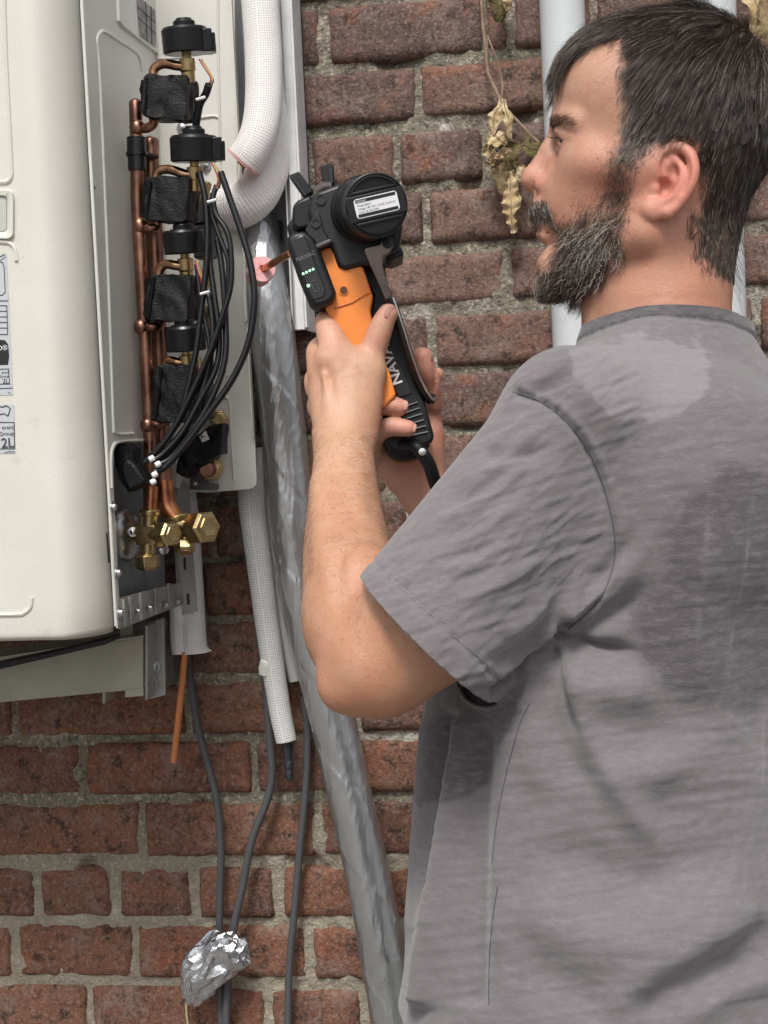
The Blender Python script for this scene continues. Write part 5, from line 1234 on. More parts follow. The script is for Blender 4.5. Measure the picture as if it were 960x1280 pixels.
fold([(680, 1030), (735, 1082), (810, 1100), (870, 1078), (915, 1035)], 28, -.0065, (.25, .35))
fold([(645, 1100), (700, 1158), (760, 1182), (830, 1168), (890, 1130), (945, 1080)], 28, .0080, (.15, .25))
fold([(785, 1275), (850, 1228), (910, 1192), (975, 1160)], 15, -.0070, (.15, .1), 1.3)
fold([(740, 1268), (800, 1228), (870, 1186), (950, 1125)], 18, .0060, (.2, .2))
fold([(850, 1285), (890, 1245), (930, 1228), (975, 1222)], 14, .006, (.3, .1)); fold([(850, 1262), (900, 1222), (970, 1196)], 10, -.005, (.3, .1))
fold([(655, 1190), (720, 1236), (800, 1240)], 18, -.0035, (.3, .3))
fold([(900, 620), (880, 720), (880, 820), (905, 900)], 26, .004, (.3, .3)); fold([(940, 700), (930, 800), (945, 900), (975, 980)], 20, -.004, (.3, .3))
fold([(690, 797), (720, 802), (765, 809), (815, 819)], 3.0, -.0050, (.05, .5), 2.0)
fold([(696, 790), (728, 768), (760, 742), (792, 708)], 3.2, -.0040, (.05, .5), 1.6)
fold([(690, 804), (702, 850), (716, 900), (730, 940)], 3.2, -.0050, (.05, .5), 1.8)
fold([(606, 868), (640, 845), (672, 824), (695, 800)], 3.0, -.0045, (.1, .1), 1.4)
# side panel hanging folds
fold([(585, 885), (572, 960), (556, 1060), (540, 1170), (525, 1265)], 10, .0110, (.08, .05), 1.0)
fold([(603, 900), (598, 990), (594, 1090), (590, 1200), (588, 1262)], 13, -.0085, (.08, .05))
fold([(558, 880), (548, 960), (535, 1050), (520, 1150)], 11, -.0100, (.08, .2))
fold([(532, 890), (522, 980), (512, 1080), (505, 1180)], 8, .006, (.08, .1))
fold([(640, 900), (628, 990), (622, 1090), (622, 1200)], 12, .0040, (.1, .1))
fold([(668, 850), (662, 900), (668, 960), (690, 1010)], 14, .004, (.2, .4))
# sleeve ripples
for ln_, a in (([(500, 716), (560, 680), (610, 655), (660, 618)], .0030), ([(478, 742), (540, 712), (600, 700), (655, 668)], .0026), ([(528, 662), (575, 640), (625, 608), (672, 566)], .0032), ([(560, 610), (610, 592), (660, 550), (690, 520)], .0026), ([(600, 560), (640, 540), (680, 512)], .0022), ([(560, 760), (620, 730), (690, 690)], .0024), ([(620, 800), (660, 775), (700, 730)], .003), ([(590, 565), (640, 572), (700, 560)], -.002), ([(520, 700), (580, 668), (640, 636)], -.0030), ([(540, 640), (600, 618), (650, 582)], -.0028), ([(500, 735), (570, 700), (630, 680)], -.0024), ([(660, 820), (690, 790), (720, 740), (742, 690)], .0030), ([(600, 840), (650, 812), (690, 785)], -.003)):
    fold(ln_, 7, a*1.15, (.3, .35))
fold([(640, 486), (680, 470), (720, 446)], 7, .0026, (.2, .3)); fold([(655, 500), (690, 480), (725, 465)], 5, -.002, (.2, .3))
# puckers across the armhole seam
SEAM = [(641, 490), (672, 500), (700, 519), (727, 550), (748, 590), (762, 635), (769, 678), (765, 714), (752, 745), (730, 770), (706, 790)]
fold(SEAM, 3.2, -.0024, (.02, .02)); fold([(x+7, y-4) for x, y in SEAM], 4, .0014, (.02, .02))
sp_ = spline([np.array(p, float) for p in SEAM], 6)
for i in range(4, len(sp_)-2, 3):
    p = sp_[i]; t = sp_[i+1]-sp_[i-1]; nn = np.array([t[1], -t[0]])/np.linalg.norm(t); s_ = random.choice((-1, 1)); a = random.uniform(12, 26)
    fold([tuple(p+nn*s_*2), tuple(p+nn*s_*a*.5+t*.2), tuple(p+nn*s_*a)], 2.4, random.uniform(-.0009, .0010), (.1, .7))
# loose irregularity of the cloth
disp += facing*(.0016*vnoise(sv_*[1, .6, 1], 9, 21)+.0007*vnoise(sv_*[1, .8, 1], 24, 22)+.00022*vnoise(sv_, 75, 23))
qx = (px_[:, 0]*.86-px_[:, 1]*.51); qy = (px_[:, 0]*.51+px_[:, 1]*.86); z0_ = np.zeros(len(px_))
def ridged(a, b, f, seed): v = vnoise(np.stack([a, b, z0_], 1), f, seed); return np.exp(-(v/.22)**2)
slv = fsl.sample(sv_) < dtor.sample(sv_)
disp += facing*slv*(.0007*ridged(qx/150, qy/38, 1.0, 61)*np.clip(.5+vnoise(sv_, 7, 62), 0, 1)+.0006*vnoise(np.stack([qx/60, qy/13, z0_], 1), 1.0, 63))
disp += facing*(~slv)*(.0004*ridged(px_[:, 0]/170, px_[:, 1]/60, 1.0, 64)*np.clip(.3+vnoise(sv_, 5, 65), 0, 1)+.0004*vnoise(np.stack([px_[:, 0]/70, px_[:, 1]/16, z0_], 1), 1.0, 66))
HP = [(452, 722), (605, 868)]; hd_ = np.array(HP[1], float)-np.array(HP[0]); hd_ /= np.linalg.norm(hd_); hn = np.array([-hd_[1], hd_[0]])      # points to lower-left
hdist = ((px_-np.array(HP[0]))@hn)
issl = fsl.sample(sv_) < dtor.sample(sv_)
disp += np.where(issl & (hdist > -30), -.0010*np.exp(-.5*((hdist+25)/1.6)**2)-.0006*np.exp(-.5*((hdist+21)/1.3)**2)+.0006*np.exp(-.5*((hdist+12)/8)**2), 0)
pc1, pc2, pc3 = q3(742, 424, 1.25), q3(846, 381, 1.135), q3(936, 402, 1.19); cn_ = np.cross(pc2-pc1, pc3-pc1); cn_ /= np.linalg.norm(cn_); cn_ = cn_ if cn_[1] < 0 else -cn_
cdist = (sv_-pc1)@cn_          # >0 above the collar
disp += np.where((cdist > -.03) & (np.abs(sv_[:, 0]-.23) < .09), .0016/(1+np.exp(-(cdist+.0115)/.0012))-.0012*np.exp(-.5*((cdist+.0125)/.0012)**2), 0)
sv2 = sv_+sn_*disp[:, None]
# colour: dry heather grey, damp and wet patches, salt lines
c = np.tile(np.array([.150, .135, .142]), (len(sv2), 1)); fz2 = 7*vnoise(sv_, 28, 31)+3*vnoise(sv_, 80, 32)
def stain(poly, soft, amt, rgb): 
    global c
    d = pdist(px_, poly)+fz2*min(1, soft/6); w_ = np.clip(d/soft+.5, 0, 1)*amt; c = blend(c, w_*np.clip(facing*3, 0, 1), rgb)
stain([(640, 480), (700, 430), (960, 400), (1010, 560), (1010, 900), (850, 870), (770, 800), (760, 640), (700, 520)], 60, .55, (.108, .096, .101))
stain([(985, 560), (905, 592), (860, 625), (835, 670), (815, 730), (790, 770), (800, 830), (842, 862), (868, 876), (900, 872), (918, 888), (985, 884)], 22, .85, (.070, .061, .066))
stain([(712, 436), (745, 424), (800, 419), (862, 426), (886, 436), (888, 458), (878, 492), (862, 515), (820, 528), (760, 520), (728, 480)], 5, .85, (.20, .183, .191))
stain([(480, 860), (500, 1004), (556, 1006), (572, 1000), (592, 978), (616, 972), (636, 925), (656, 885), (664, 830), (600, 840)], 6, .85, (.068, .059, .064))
stain([(903, 1035), (915, 1015), (990, 1010), (990, 1080), (925, 1078), (906, 1060)], 8, .5, (.16, .145, .157))
for l_, w_, a in (([(942, 600), (934, 680), (924, 760), (912, 820), (902, 874)], 1.5, .17), ([(962, 880), (955, 960), (944, 1030), (926, 1110)], 1.8, .14), ([(742, 640), (800, 600), (880, 590)], 2.0, .10), ([(868, 800), (880, 700), (886, 620)], 3, .12)):
    sd, t = seg_coords(px_, l_); c = blend(c, a*np.clip(.6+.8*vnoise(sv_, 30, 77), 0, 1.3)*np.exp(-.5*(sd/w_)**2)*np.clip(facing*3, 0, 1), (.36, .335, .34))
iscol = (cdist > -.0115) & (np.abs(sv_[:, 0]-.23) < .10); c[iscol] = (.062, .056, .060)
tor_v, tor_f = (lambda q: (smooth_mesh(q[0], q[1], 4, .5), q[1]))(dtor.mesh()); kp = (topx(tor_v)[:, 1] > 760) & (topx(tor_v)[:, 1] < 890) & (topx(tor_v)[:, 0] < 650) & (topx(tor_v)[:, 0] > 562) & (tor_v[:, 2] < 1.25)
tor_f = tor_f[kp[tor_f].all(1)]; u_ = np.unique(tor_f); mp__ = np.full(len(tor_v), -1); mp__[u_] = np.arange(len(u_)); tor_v = tor_v[u_]; tor_f = mp__[tor_f]; tn_ = vnormals(tor_v, tor_f)
if np.mean(tn_[:, 2]) > 0: tn_ = -tn_
tor_v = tor_v-tn_*.006
pm = np_mesh('patch', to_world(tor_v), tor_f); setcol(pm, np.tile(np.array([.12, .107, .117]), (len(tor_v), 1)))
sm = np_mesh('t_shirt', to_world(sv2), sf_); setcol(sm, c)
# cut the openings cleanly
bm = bmesh.new(); bm.from_mesh(sm); bm.verts.ensure_lookup_table(); bm.faces.ensure_lookup_table()
def wvec(v): return Vector(tuple(float(x) for x in (CM@np.asarray(v))))
def cut(fmask_v, p0, nrm):
    """remove everything on the +nrm side among faces whose vertices are flagged"""
    fl = [f for f in bm.faces if all(fmask_v[v.index] if v.index < len(fmask_v) and v.index >= 0 else False for v in f.verts)]
    geom = set(fl); 
    for f in fl: geom.update(f.verts); geom.update(f.edges)
    bmesh.ops.bisect_plane(bm, geom=list(geom), plane_co=V(to_world(p0)), plane_no=wvec(nrm), clear_outer=True)
bm.verts.index_update()
pA, pB = q3(452, 722, 1.0), q3(605, 868, 1.0); pn = np.cross(pB-pA, q3(528, 795, 1.0)); pn /= np.linalg.norm(pn)
if pn@(q3(420, 860, 1.0)-pA) < 0: pn = -pn
pn = pn+np.array([0, 0, .10]); pn /= np.linalg.norm(pn); pA = q3(528, 795, 1.01)
side = (sv2-pA)@pn
# remove the deep interior of the cap first, then trim
m1 = issl & (side > -.02) & (px_[:, 0] < 660)
bm.verts.index_update(); cut(m1, pA, pn); bm.verts.index_update()
def cut_all(test, p0, nrm):
    fl = [f for f in bm.faces if test(f.calc_center_median())]; geom = set(fl)
    for f in fl: geom.update(f.verts); geom.update(f.edges)
    bmesh.ops.bisect_plane(bm, geom=list(geom), plane_co=V(to_world(p0)), plane_no=wvec(nrm), clear_outer=True)
WI = np.linalg.inv(CM)
pcw = V(to_world(pc1)); cnw = wvec(cn_); cut_all(lambda q: (q-pcw).dot(cnw) > -.01, pc1, cn_)
hb0, hb1 = q3(497, 1249, 1.18), q3(960, 1300, 1.1); hv_ = hb1-hb0; hnn = np.cross(hv_, np.array([0, 0, 1.])); hnn /= np.linalg.norm(hnn); hnn = hnn if hnn[1] > 0 else -hnn
hbw = V(to_world(hb0)); hnw = wvec(hnn); cut_all(lambda q: (q-hbw).dot(hnw) > -.01, hb0, hnn)
fcw = V(to_world(q3(755, 675, 1.42))); fnw_ = q3(740, 690, 1.42)-q3(800, 620, 1.42); fnw = wvec(fnw_/np.linalg.norm(fnw_)); cut_all(lambda q: (q-fcw).dot(fnw) > -.01 and (q-fcw).length < .11, q3(755, 675, 1.42), fnw_/np.linalg.norm(fnw_))
bm.from_mesh(pm); bm.to_mesh(sm); bm.free(); sm.shade_smooth(); bpy.data.meshes.remove(pm)
def shirt_mat():
    m = mk('heather_jersey', (.2, .2, .2), .95, attr='Col', spec=.15, sheen=.25); n, l = m.node_tree.nodes, m.node_tree.links; b = n['Principled BSDF']
    cur = b.inputs['Base Color'].links[0].from_socket
    tc = n.new('ShaderNodeTexCoord')
    def noi(sc, s3, d=3):
        mp = n.new('ShaderNodeMapping'); mp.inputs['Scale'].default_value = s3; l.new(tc.outputs['Object'], mp.inputs[0]); t = n.new('ShaderNodeTexNoise'); t.inputs['Scale'].default_value = sc; t.inputs['Detail'].default_value = d; t.inputs['Roughness'].default_value = .65; l.new(mp.outputs[0], t.inputs[0]); return t.outputs[0]
    for t, lo, hi, amt, col in ((noi(330, (.30, .30, 1)), .48, .64, .20, (.25, .23, .24)), (noi(260, (.16, .16, 1.1)), .36, .5, -1, None), (noi(420, (.5, .5, 1)), .52, .68, .16, (.075, .068, .075)), (noi(1100, (1, 1, 1)), .52, .66, .14, (.30, .28, .29))):
        if col is None: continue
        r = n.new('ShaderNodeMapRange'); r.inputs[1].default_value = lo; r.inputs[2].default_value = hi; r.inputs[4].default_value = amt; l.new(t, r.inputs[0])
        x = n.new('ShaderNodeMix'); x.data_type = 'RGBA'; l.new(r.outputs[0], x.inputs[0]); l.new(cur, x.inputs[6]); x.inputs[7].default_value = (*col, 1); cur = x.outputs[2]
    l.new(cur, b.inputs['Base Color']); p = None
    for t, st, d in ((noi(700, (.5, .5, 1), 2), .35, .0008), (noi(60, (.6, .6, 1)), .22, .003)):
        bn = n.new('ShaderNodeBump'); bn.inputs['Strength'].default_value = st; bn.inputs['Distance'].default_value = d; l.new(t, bn.inputs['Height'])
        if p: l.new(p, bn.inputs['Normal'])
        p = bn.outputs[0]
    l.new(p, b.inputs['Normal']); return m
JERSEY = shirt_mat()
shirt = link('t_shirt', sm, JERSEY, man, smooth=False); sm.shade_smooth(); md = shirt.modifiers.new('thickness', 'SOLIDIFY'); md.thickness = .0016; md.offset = -1
shirt['label'] = 'grey heather short sleeved t-shirt with sweat stains'
# seams as dark tubes on the cloth that paint in their crevice shade
from mathutils.bvhtree import BVHTree
bvh = BVHTree.FromPolygons([v.co for v in sm.vertices], [tuple(p.vertices) for p in sm.polygons])
def onsurf(px, py, lift=.0002, tree=None):
    d = Vector(ray(px, py)).normalized(); h, nrm, _, _ = (tree or bvh).ray_cast(Vector(CAM), d)
    return None if h is None else np.array(h)-np.array(d)*lift
seam_shade = mk('seam_shade_grey', (.085, .078, .085), .9)
def seam(line, r=.0005, name='seam', lift=.0001, step=3.0, m=seam_shade):
    p = spline([np.array(q, float) for q in line], 10); out = []
    for q in p:
        h = onsurf(q[0], q[1], lift)
        if h is not None and (not out or np.linalg.norm(h-out[-1]) < .03): out.append(h)
    if len(out) > 2: MB().tube(out[::2], r, 5).build(name, m, shirt)
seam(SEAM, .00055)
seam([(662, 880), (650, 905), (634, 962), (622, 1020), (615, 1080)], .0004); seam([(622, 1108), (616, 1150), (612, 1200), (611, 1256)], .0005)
lt = mk('light_thread', (.27, .25, .265), .9)
seam([(499, 1232), (530, 1240), (570, 1245), (610, 1249)], .0003, 'hem_stitch', .0001, 3, lt)
seam([(482, 708+10), (520, 752-2), (560, 788), (600, 822), (624, 843)], .0003, 'hem_stitch', .0001, 3, lt)
# trousers and shoes below the frame
tr = Field(np.array([-.02, .36, .95]), np.array([.42, 1.26, 1.55]), .010)
for z_ in (1.12, 1.33): tr.cone((.205, .50, z_), (.185, .85, z_), .10, .078, .03); tr.cone((.185, .85, z_), (.20, 1.20, z_), .078, .070, .03)
tr.ell((.205, .44, 1.22), (.15, .12, .19), None, .04); a1, b1 = tr.mesh(); link('trousers', np_mesh('trousers', to_world(a1), b1), mk('dark_denim', (.03, .035, .05), .9), man, smooth=False)

# ------------------------------------------------------------------ flaring tool
tool = root('flaring_tool', 'orange and black cordless flaring tool held in both hands', 'tool')
tb = mk('tool_black', (.0055, .0058, .0065), .42, var=[(20, (.009, .0095, .011), .4, .7)], bump=[(900, .2, .0003)], spec=.35)
tg = mk('tool_grey_black', (.010, .0108, .013), .42, bump=[(900, .25, .0003)], spec=.4)
to_ = mk('tool_orange', (.78, .235, .035), .45, var=[(30, (.70, .20, .03), .4, .7)], bump=[(900, .25, .0003)])
tmet = mk('lever_steel', (.30, .26, .24), .35, .9, var=[(60, (.2, .17, .16), .4, .65)])
def tslab(pts, Z, th, name, m, par=tool, bevel=.002, tilt=0, seg=3, ytilt=0):
    front = [P(x, y, Z+(tilt*(x-430)/1000.)+ytilt*max(0, y-300)/90.) for x, y in pts]; return MB().slab(front, F*th).build(name, m, par, bevel=bevel, seg=seg, angle=30)
tslab([(449, 331), (458, 315), (480, 325), (484, 352), (500, 392), (513, 440), (528, 490), (543, 546), (540, 553), (524, 558), (500, 566), (486, 560), (476, 545), (478, 520), (492, 494), (484, 470), (466, 420), (462, 392), (466, 370), (456, 350)], 1.298, .040, 'grip', tb, bevel=.005)
tslab([(481, 540), (540, 548), (536, 560), (520, 574), (496, 577), (482, 566)], 1.305, .034, 'grip_end', tb, bevel=.006)
for k in range(6):
    a, b_ = (497+k*3.2, 512+k*6.6), (522+k*2.6, 503+k*7.4); MB().tube([P(*a, 1.2975), P(*b_, 1.2975)], .0011, 6).build('grip_rib', tb, tool)
tslab([(477, 430), (486, 424), (512, 482), (515, 492), (498, 497), (493, 486)], 1.2965, .004, 'name_plate', tg, bevel=.0006)
tslab([(391, 243), (398, 238), (420, 230), (446, 224), (462, 216), (470, 214), (486, 240), (505, 262), (502, 290), (499, 311), (480, 320), (470, 333), (455, 331), (430, 338), (422, 332), (414, 308), (400, 309), (394, 298), (384, 262)], 1.268, .075, 'gear_housing', tg, bevel=.004)
tslab([(366, 256), (372, 250), (389, 243), (393, 262), (396, 282), (372, 288), (364, 280)], 1.275, .06, 'jaw_block', tb, bevel=.003)
tslab([(358, 282), (364, 274), (396, 262), (400, 300), (380, 300), (362, 300)], 1.285, .05, 'jaw_block', tb, bevel=.003)
tslab([(381, 287), (396, 264), (399, 264), (404, 285), (412, 300), (393, 307)], 1.262, .03, 'housing_panel', tg, bevel=.002)
tslab([(393, 306), (413, 298), (415, 302), (396, 311)], 1.259, .01, 'trim_step', mk('tool_edge_grey', (.06, .062, .07), .4), bevel=.001)
tslab([(400, 312), (414, 307.5), (423, 330), (431, 335), (449, 331), (454, 334), (466, 370), (463, 388), (472, 430), (488, 468), (495, 494), (480, 510), (462, 500), (440, 445), (412, 396), (400, 372)], 1.272, .048, 'side_shell', to_, bevel=.003)
MB().tube([P(418, 385, 1.2712), P(440, 378, 1.2712), P(456, 368.5, 1.2712), P(463, 366, 1.2712)], .0007, 6).build('shell_crease', mk('tool_orange_dark', (.55, .15, .02), .5), tool)
sh = MB(); sh.lathe([(.0046, .0004), (.0046, -.0002), (.0034, -.0004), (.0032, .0008)], P(429.5, 362.5, 1.2715), -F, 20); sh.build('screw_hole', to_, tool); MB().lathe([(.0032, 0), (.0031, .0004)], P(429.5, 362.5, 1.2706), -F, 16).build('screw_hole_shade', mk('screw_hole_shade_orange', (.10, .03, .01), .5, .3), tool)  # dark disc proud of the shell paints the shade inside the screw hole
bat = tslab([(356.5, 302), (360, 295), (368, 290), (381, 288), (393, 298), (400, 312), (419.5, 364), (419.5, 371), (414, 378), (402, 383.5), (392, 383), (385, 377), (372, 346)], 1.258, .042, 'battery_pack', tb, bevel=.004)
for q in [[(362, 300), (380, 293), (407, 362), (405, 371), (392, 376), (388, 370)]]:
    tslab(q, 1.2572, .004, 'battery_face', mk('gloss_black', (.010, .010, .011), .25), bat, bevel=.001)
led = mk('green_led', (.2, .8, .3), .4, emit=((.35, 1, .5), 2.2))
def P2(x, y, Z=1.2568): return P(x, y, Z)
for k in range(4): MB().lathe([(.00095, 0), (.0009, .0005), (.0003, .0007)], P2(379+k*4.1, 342.2-k*1.9), -F, 10).build('led', led, bat)
MB().lathe([(.0013, 0), (.0012, .0005), (.0004, .0007)], P2(385.5, 357), -F, 10).build('led', led, bat)
bx_ = [(388.5, 352.5), (394, 350), (399.5, 363), (393.5, 365.5)]
for a, b_ in zip(bx_, bx_[1:]+bx_[:1]): MB().tube([P2(*a), P2(*b_)], .00035, 4).build('button_outline', mk('button_grey', (.10, .09, .09), .4), bat)
rx = CM@np.array([.92, -.37, 0]); ry = CM@np.array([-.37, -.92, 0])
text('NAVAC', 'logo_text', V(P2(371, 327.5)), rx, ry, .0052, mk('dim_print', (.14, .14, .14), .5), bat, 'LEFT', .00005)
# big NAVAC lettering up the grip
def tdir(a, b_, Z): v = P(*b_, Z)-P(*a, Z); return v/np.linalg.norm(v)
gx = tdir((500, 477), (484, 434), 1.2955); gy = np.cross(np.array(-F), gx); gy = -gy if gy@(-RR) < 0 else gy
gxx = Vector(gx); 
text('NAVAC', 'logo_text', V(P(503.5, 478.5, 1.2958)), gx, np.cross(-F, gx), .0128, mk('logo_white', (.82, .82, .82), .5), tool, 'LEFT', .00008, .00025, 1.05)
# motor cap: cylinder towards the viewer and right
ax_ = (P(476, 254, 1.205)-P(455, 262, 1.275)); ln0 = np.linalg.norm(ax_); ax_ = ax_/ln0; MS = .84; o1 = P(455, 262, 1.268); 
MB().lathe([(MS*q0_, MS*q1_) for q0_, q1_ in [(.033, -.01), (.0345, -.002), (.0345, .008), (.0330, .010), (.0320, .040), (.0325, .041)]], o1, ax_, 48).build('motor_collar', tb, tool, angle=30)
MB().lathe([(MS*q0_, MS*q1_) for q0_, q1_ in [(.0318, .038), (.0318, .062), (.0312, .0635), (.0302, .064), (.0302, .062), (.0265, .0622), (.0262, .0600)]], o1, ax_, 48).build('motor_cap', tg, tool, angle=30)
capc = o1+ax_*.0640*MS
u1 = np.cross(ax_, CM@np.array([.26, .966, 0])); u1 /= np.linalg.norm(u1); u1 = u1 if u1@RR > 0 else -u1; v1 = np.cross(u1, ax_); v1 = v1 if v1@UU > 0 else -v1
MB().box(capc+v1*0-ax_*.0005, (.0248, .0105, .0015), (u1, v1, ax_)).build('cap_bar', tg, tool, bevel=.0006)
for sgn in (.0127, -.0127): MB().box(capc+v1*sgn-ax_*.0012, (.020, .0011, .0016), (u1, v1, ax_)).build('cap_ridge', tg, tool, bevel=.0004)
MB().lathe([(MS*q0_, MS*q1_) for q0_, q1_ in [(.0285, .0615), (.0285, .0648), (.0272, .0650), (.0268, .0625)]], o1, ax_, 48).build('cap_rim', tb, tool, angle=30)
def lab(x0, y0, x1, y1, d, m, name, rr=.0025):
    q = rrect(x0, y0, x1, y1, rr, 4); vs = [capc+ax_*(.0012+d)+u1*a+v1*b_ for a, b_ in q]; return MB().add(vs, [tuple(range(len(q)))]).build(name, m, tool, smooth=False)
lb = lab(-.0185, -.0080, .0185, .0080, .0004, mk('label_white', (.72, .73, .74), .35), 'rating_label'); 
for y0, y1 in ((.0046, .0072), (-.0072, -.0046)): o = lab(-.0172, y0, .0172, y1, .0006, blk, 'label_band', .0004); o.parent = lb
text('NAVAC', 'printed_text', V(capc+ax_*.0020-u1*.0162+v1*.0049), u1, v1, .0024, MATS['label_white'], lb, 'LEFT', .00003)
for k, s_ in enumerate(('Model: BF6LT', 'Voltage: 18V  DC  1/4 3/8 1/2 5/8 3/4', 'Serial: LB UX 0.34H')): text(s_, 'printed_text', V(capc+ax_*.0019-u1*.0162+v1*(.0016-.0027*k)), u1, v1, .0021, ink, lb, 'LEFT', .00003)
# top fins, lever, strap
tslab([(361, 219), (373, 213.5), (392, 239), (380, 246)], 1.285, .014, 'clamp_fin', tb, bevel=.0012); tslab([(363, 221), (366, 219), (384, 243), (381, 246)], 1.2835, .004, 'fin_rib', tg, bevel=.0006)
tslab([(400, 208), (412, 202), (417, 206), (418, 230), (404, 233)], 1.292, .014, 'clamp_fin', tb, bevel=.0012); tslab([(409.5, 203), (416, 205.5), (417, 229), (411, 231)], 1.2905, .004, 'fin_rib', tg, bevel=.0006)
MB().tube([P(398, 238, 1.275), P(404, 233, 1.272), P(412, 233, 1.275)], .004, 10).build('clamp_pin', tmet, tool)
for q, r_ in (((401, 249.5), .0048), ((395, 279), .0042)): MB().lathe([(r_, .0), (r_, .0012), (r_*.7, .0012), (r_*.66, -.0006), (.0002, -.0006)], P(*q, 1.2675 if q[1] < 260 else 1.2615), -F, 18).build('bolt_head', mk('bolt_black', (.006, .006, .007), .35) if q[1] < 260 else MATS['bolt_black'], tool)
tslab([(455, 314), (458, 309), (474, 305), (478, 298), (485, 295.5), (491, 299), (491.5, 308), (487, 316), (479.5, 320), (478.5, 332), (484, 352), (497, 388), (494, 396), (486, 386), (472, 352), (461, 328)], 1.262, .006, 'lever', tmet, bevel=.0012, ytilt=.016)
lv = spline([P(x, y, z) for x, y, z in [(488, 372, 1.272), (500, 408, 1.276), (512, 446, 1.284), (524, 478, 1.292), (533, 494, 1.298), (538, 500, 1.303), (541, 497, 1.308)]], 6)
MB().tube(lv, [.0042]*len(lv), 10).build('lever_arm', mk('lever_dark', (.045, .04, .04), .25, .8), tool)
MB().tube([p-F*.003+RR*.002 for p in lv], .0014, 6).build('lever_edge', steel, tool)
MB().lathe([(.0048, .001), (.0048, -.001), (.0030, -.0014), (.0002, -.0014)], P(484.5, 303.5, 1.2612), F, 18).build('pivot_pin', blk, tool)
tslab([(497, 303), (503, 312), (505, 318), (490, 325), (480, 322), (480, 318), (492, 312)], 1.282, .05, 'pivot_block', tb, bevel=.002)
MB().tube(spline([P(498, 556, 1.305), P(516, 556, 1.294), P(527, 566, 1.292), P(536, 580, 1.295), P(541, 594, 1.30), P(546, 610, 1.31)], 6), .0060, 10).build('hand_strap', tb, tool)
MB().lathe([(.0034, 0), (.0033, .0008), (.0012, .0012)], P(528, 565, 1.2862), -F, 16).build('rivet', steel, tool)
# ------------------------------------------------------------------ hair and beard (one curves object per kind of hair)
def hair_mat(name, col, rough=.42, var=.3):
    m = bpy.data.materials.new(name); m.use_nodes = True; n, l = m.node_tree.nodes, m.node_tree.links; b = n['Principled BSDF']
    hi = n.new('ShaderNodeHairInfo'); mx = n.new('ShaderNodeMix'); mx.data_type = 'RGBA'; l.new(hi.outputs['Random'], mx.inputs[0])
    mx.inputs[6].default_value = (*[q*(1-var) for q in col], 1); mx.inputs[7].default_value = (*[min(1, q*(1+var)) for q in col], 1); l.new(mx.outputs[2], b.inputs['Base Color'])
    b.inputs['Roughness'].default_value = rough; b.inputs['Specular IOR Level'].default_value = .45; return m
def curves_obj(name, pts, r0, r1, m, parent):
    """pts (n, k, 3) world positions"""
    n, k = pts.shape[:2]; hc = bpy.data.hair_curves.new(name); hc.add_curves([k]*n)
    hc.attributes['position'].data.foreach_set('vector', pts.astype(np.float32).ravel()) if 'position' in hc.attributes else None
    ra = hc.attributes.get('radius') or hc.attributes.new('radius', 'FLOAT', 'POINT')
    ra.data.foreach_set('value', np.tile(np.linspace(r0, r1, k).astype(np.float32), n)); hc.materials.append(m)
    o = bpy.data.objects.new(name, hc); COL.objects.link(o); o.parent = parent; return o
def sample_surface(vs, fs, wt, n, seed):
    r = np.random.default_rng(seed); a = np.linalg.norm(np.cross(vs[fs[:, 2]]-vs[fs[:, 0]], vs[fs[:, 3]]-vs[fs[:, 1]]), axis=1)*.5; w_ = a*wt[fs].mean(1); w_ = np.maximum(w_, 0); i = r.choice(len(fs), n, p=w_/w_.sum()); u, v = r.random((n, 1)), r.random((n, 1)); q = vs[fs[i]]
    return q[:, 0]*(1-u)*(1-v)+q[:, 1]*u*(1-v)+q[:, 2]*u*v+q[:, 3]*(1-u)*v
def norml(x): return x/(np.linalg.norm(x, axis=1, keepdims=True)+1e-9)
def grow(p0, dirf, length, lift, k, seed, curl=0.0, cf=60, droop=0.0):
    """strands that follow the head surface at a rising height above it (camera frame)"""
    r = np.random.default_rng(seed); p = p0.copy(); out = [p.copy()]; n = len(p)
    cv = r.normal(size=(n, 3)); ph = r.uniform(0, 6.28, n)
    for s_ in range(1, k):
        t = s_/(k-1); g = hf_.grad(p); d = dirf(p); d = norml(d-g*(d*g).sum(1, keepdims=True)*.85); 
        if curl: d = norml(d+curl*norml(cv)*np.sin(ph+s_*1.7)[:, None]+curl*.6*r.normal(size=(n, 3)))
        d = norml(d+droop*t*np.array([0, 1, 0])); p = p+d*(length/(k-1))[:, None]
        dd = hf_.sample(p); tgt = lift*(t**.75) if np.isscalar(lift) else lift*(t**.75)
        g = hf_.grad(p); p = p+g*((tgt-dd)*np.where(dd < tgt, 1.0, .35))[:, None]; out.append(p.copy())
    return np.stack(out, 1)
def clump(pts, nc, seed, amt=.5):
    r = np.random.default_rng(seed); n = len(pts); c = r.choice(n, nc, replace=False); roots = pts[:, 0]; best = np.zeros(n, int)
    for s in range(0, n, 2000):
        d = ((roots[s:s+2000, None]-roots[c][None])**2).sum(2); best[s:s+2000] = c[d.argmin(1)]
    t = (np.linspace(0, 1, pts.shape[1])**1.3)[None, :, None]; a = amt*r.uniform(.5, 1.15, n)[:, None, None]
    return pts+(pts[best]-pts+(roots-roots[best])[:, None]*.25)*t*a
WH = hlocal(H(935, 70, 0)); HAw = HA
def hdir(p, flop=.55):
    l = hlocal(p); q = l-np.array([WH[0], WH[1], 0]); q[:, 2] *= .55; top = 1/(1+np.exp((l[:, 1]+55)/22))
    d = norml(q)+np.array([0, 1, 0])*(flop+.45*(1-top))[:, None]; d[:, 0] -= .25*(1-top); d[:, 2] += .25*np.sign(l[:, 2])*top
    wv = .22*np.stack([vnoise(p, 26, 41), vnoise(p, 26, 42), vnoise(p, 26, 43)], 1); return (d+wv)@HA
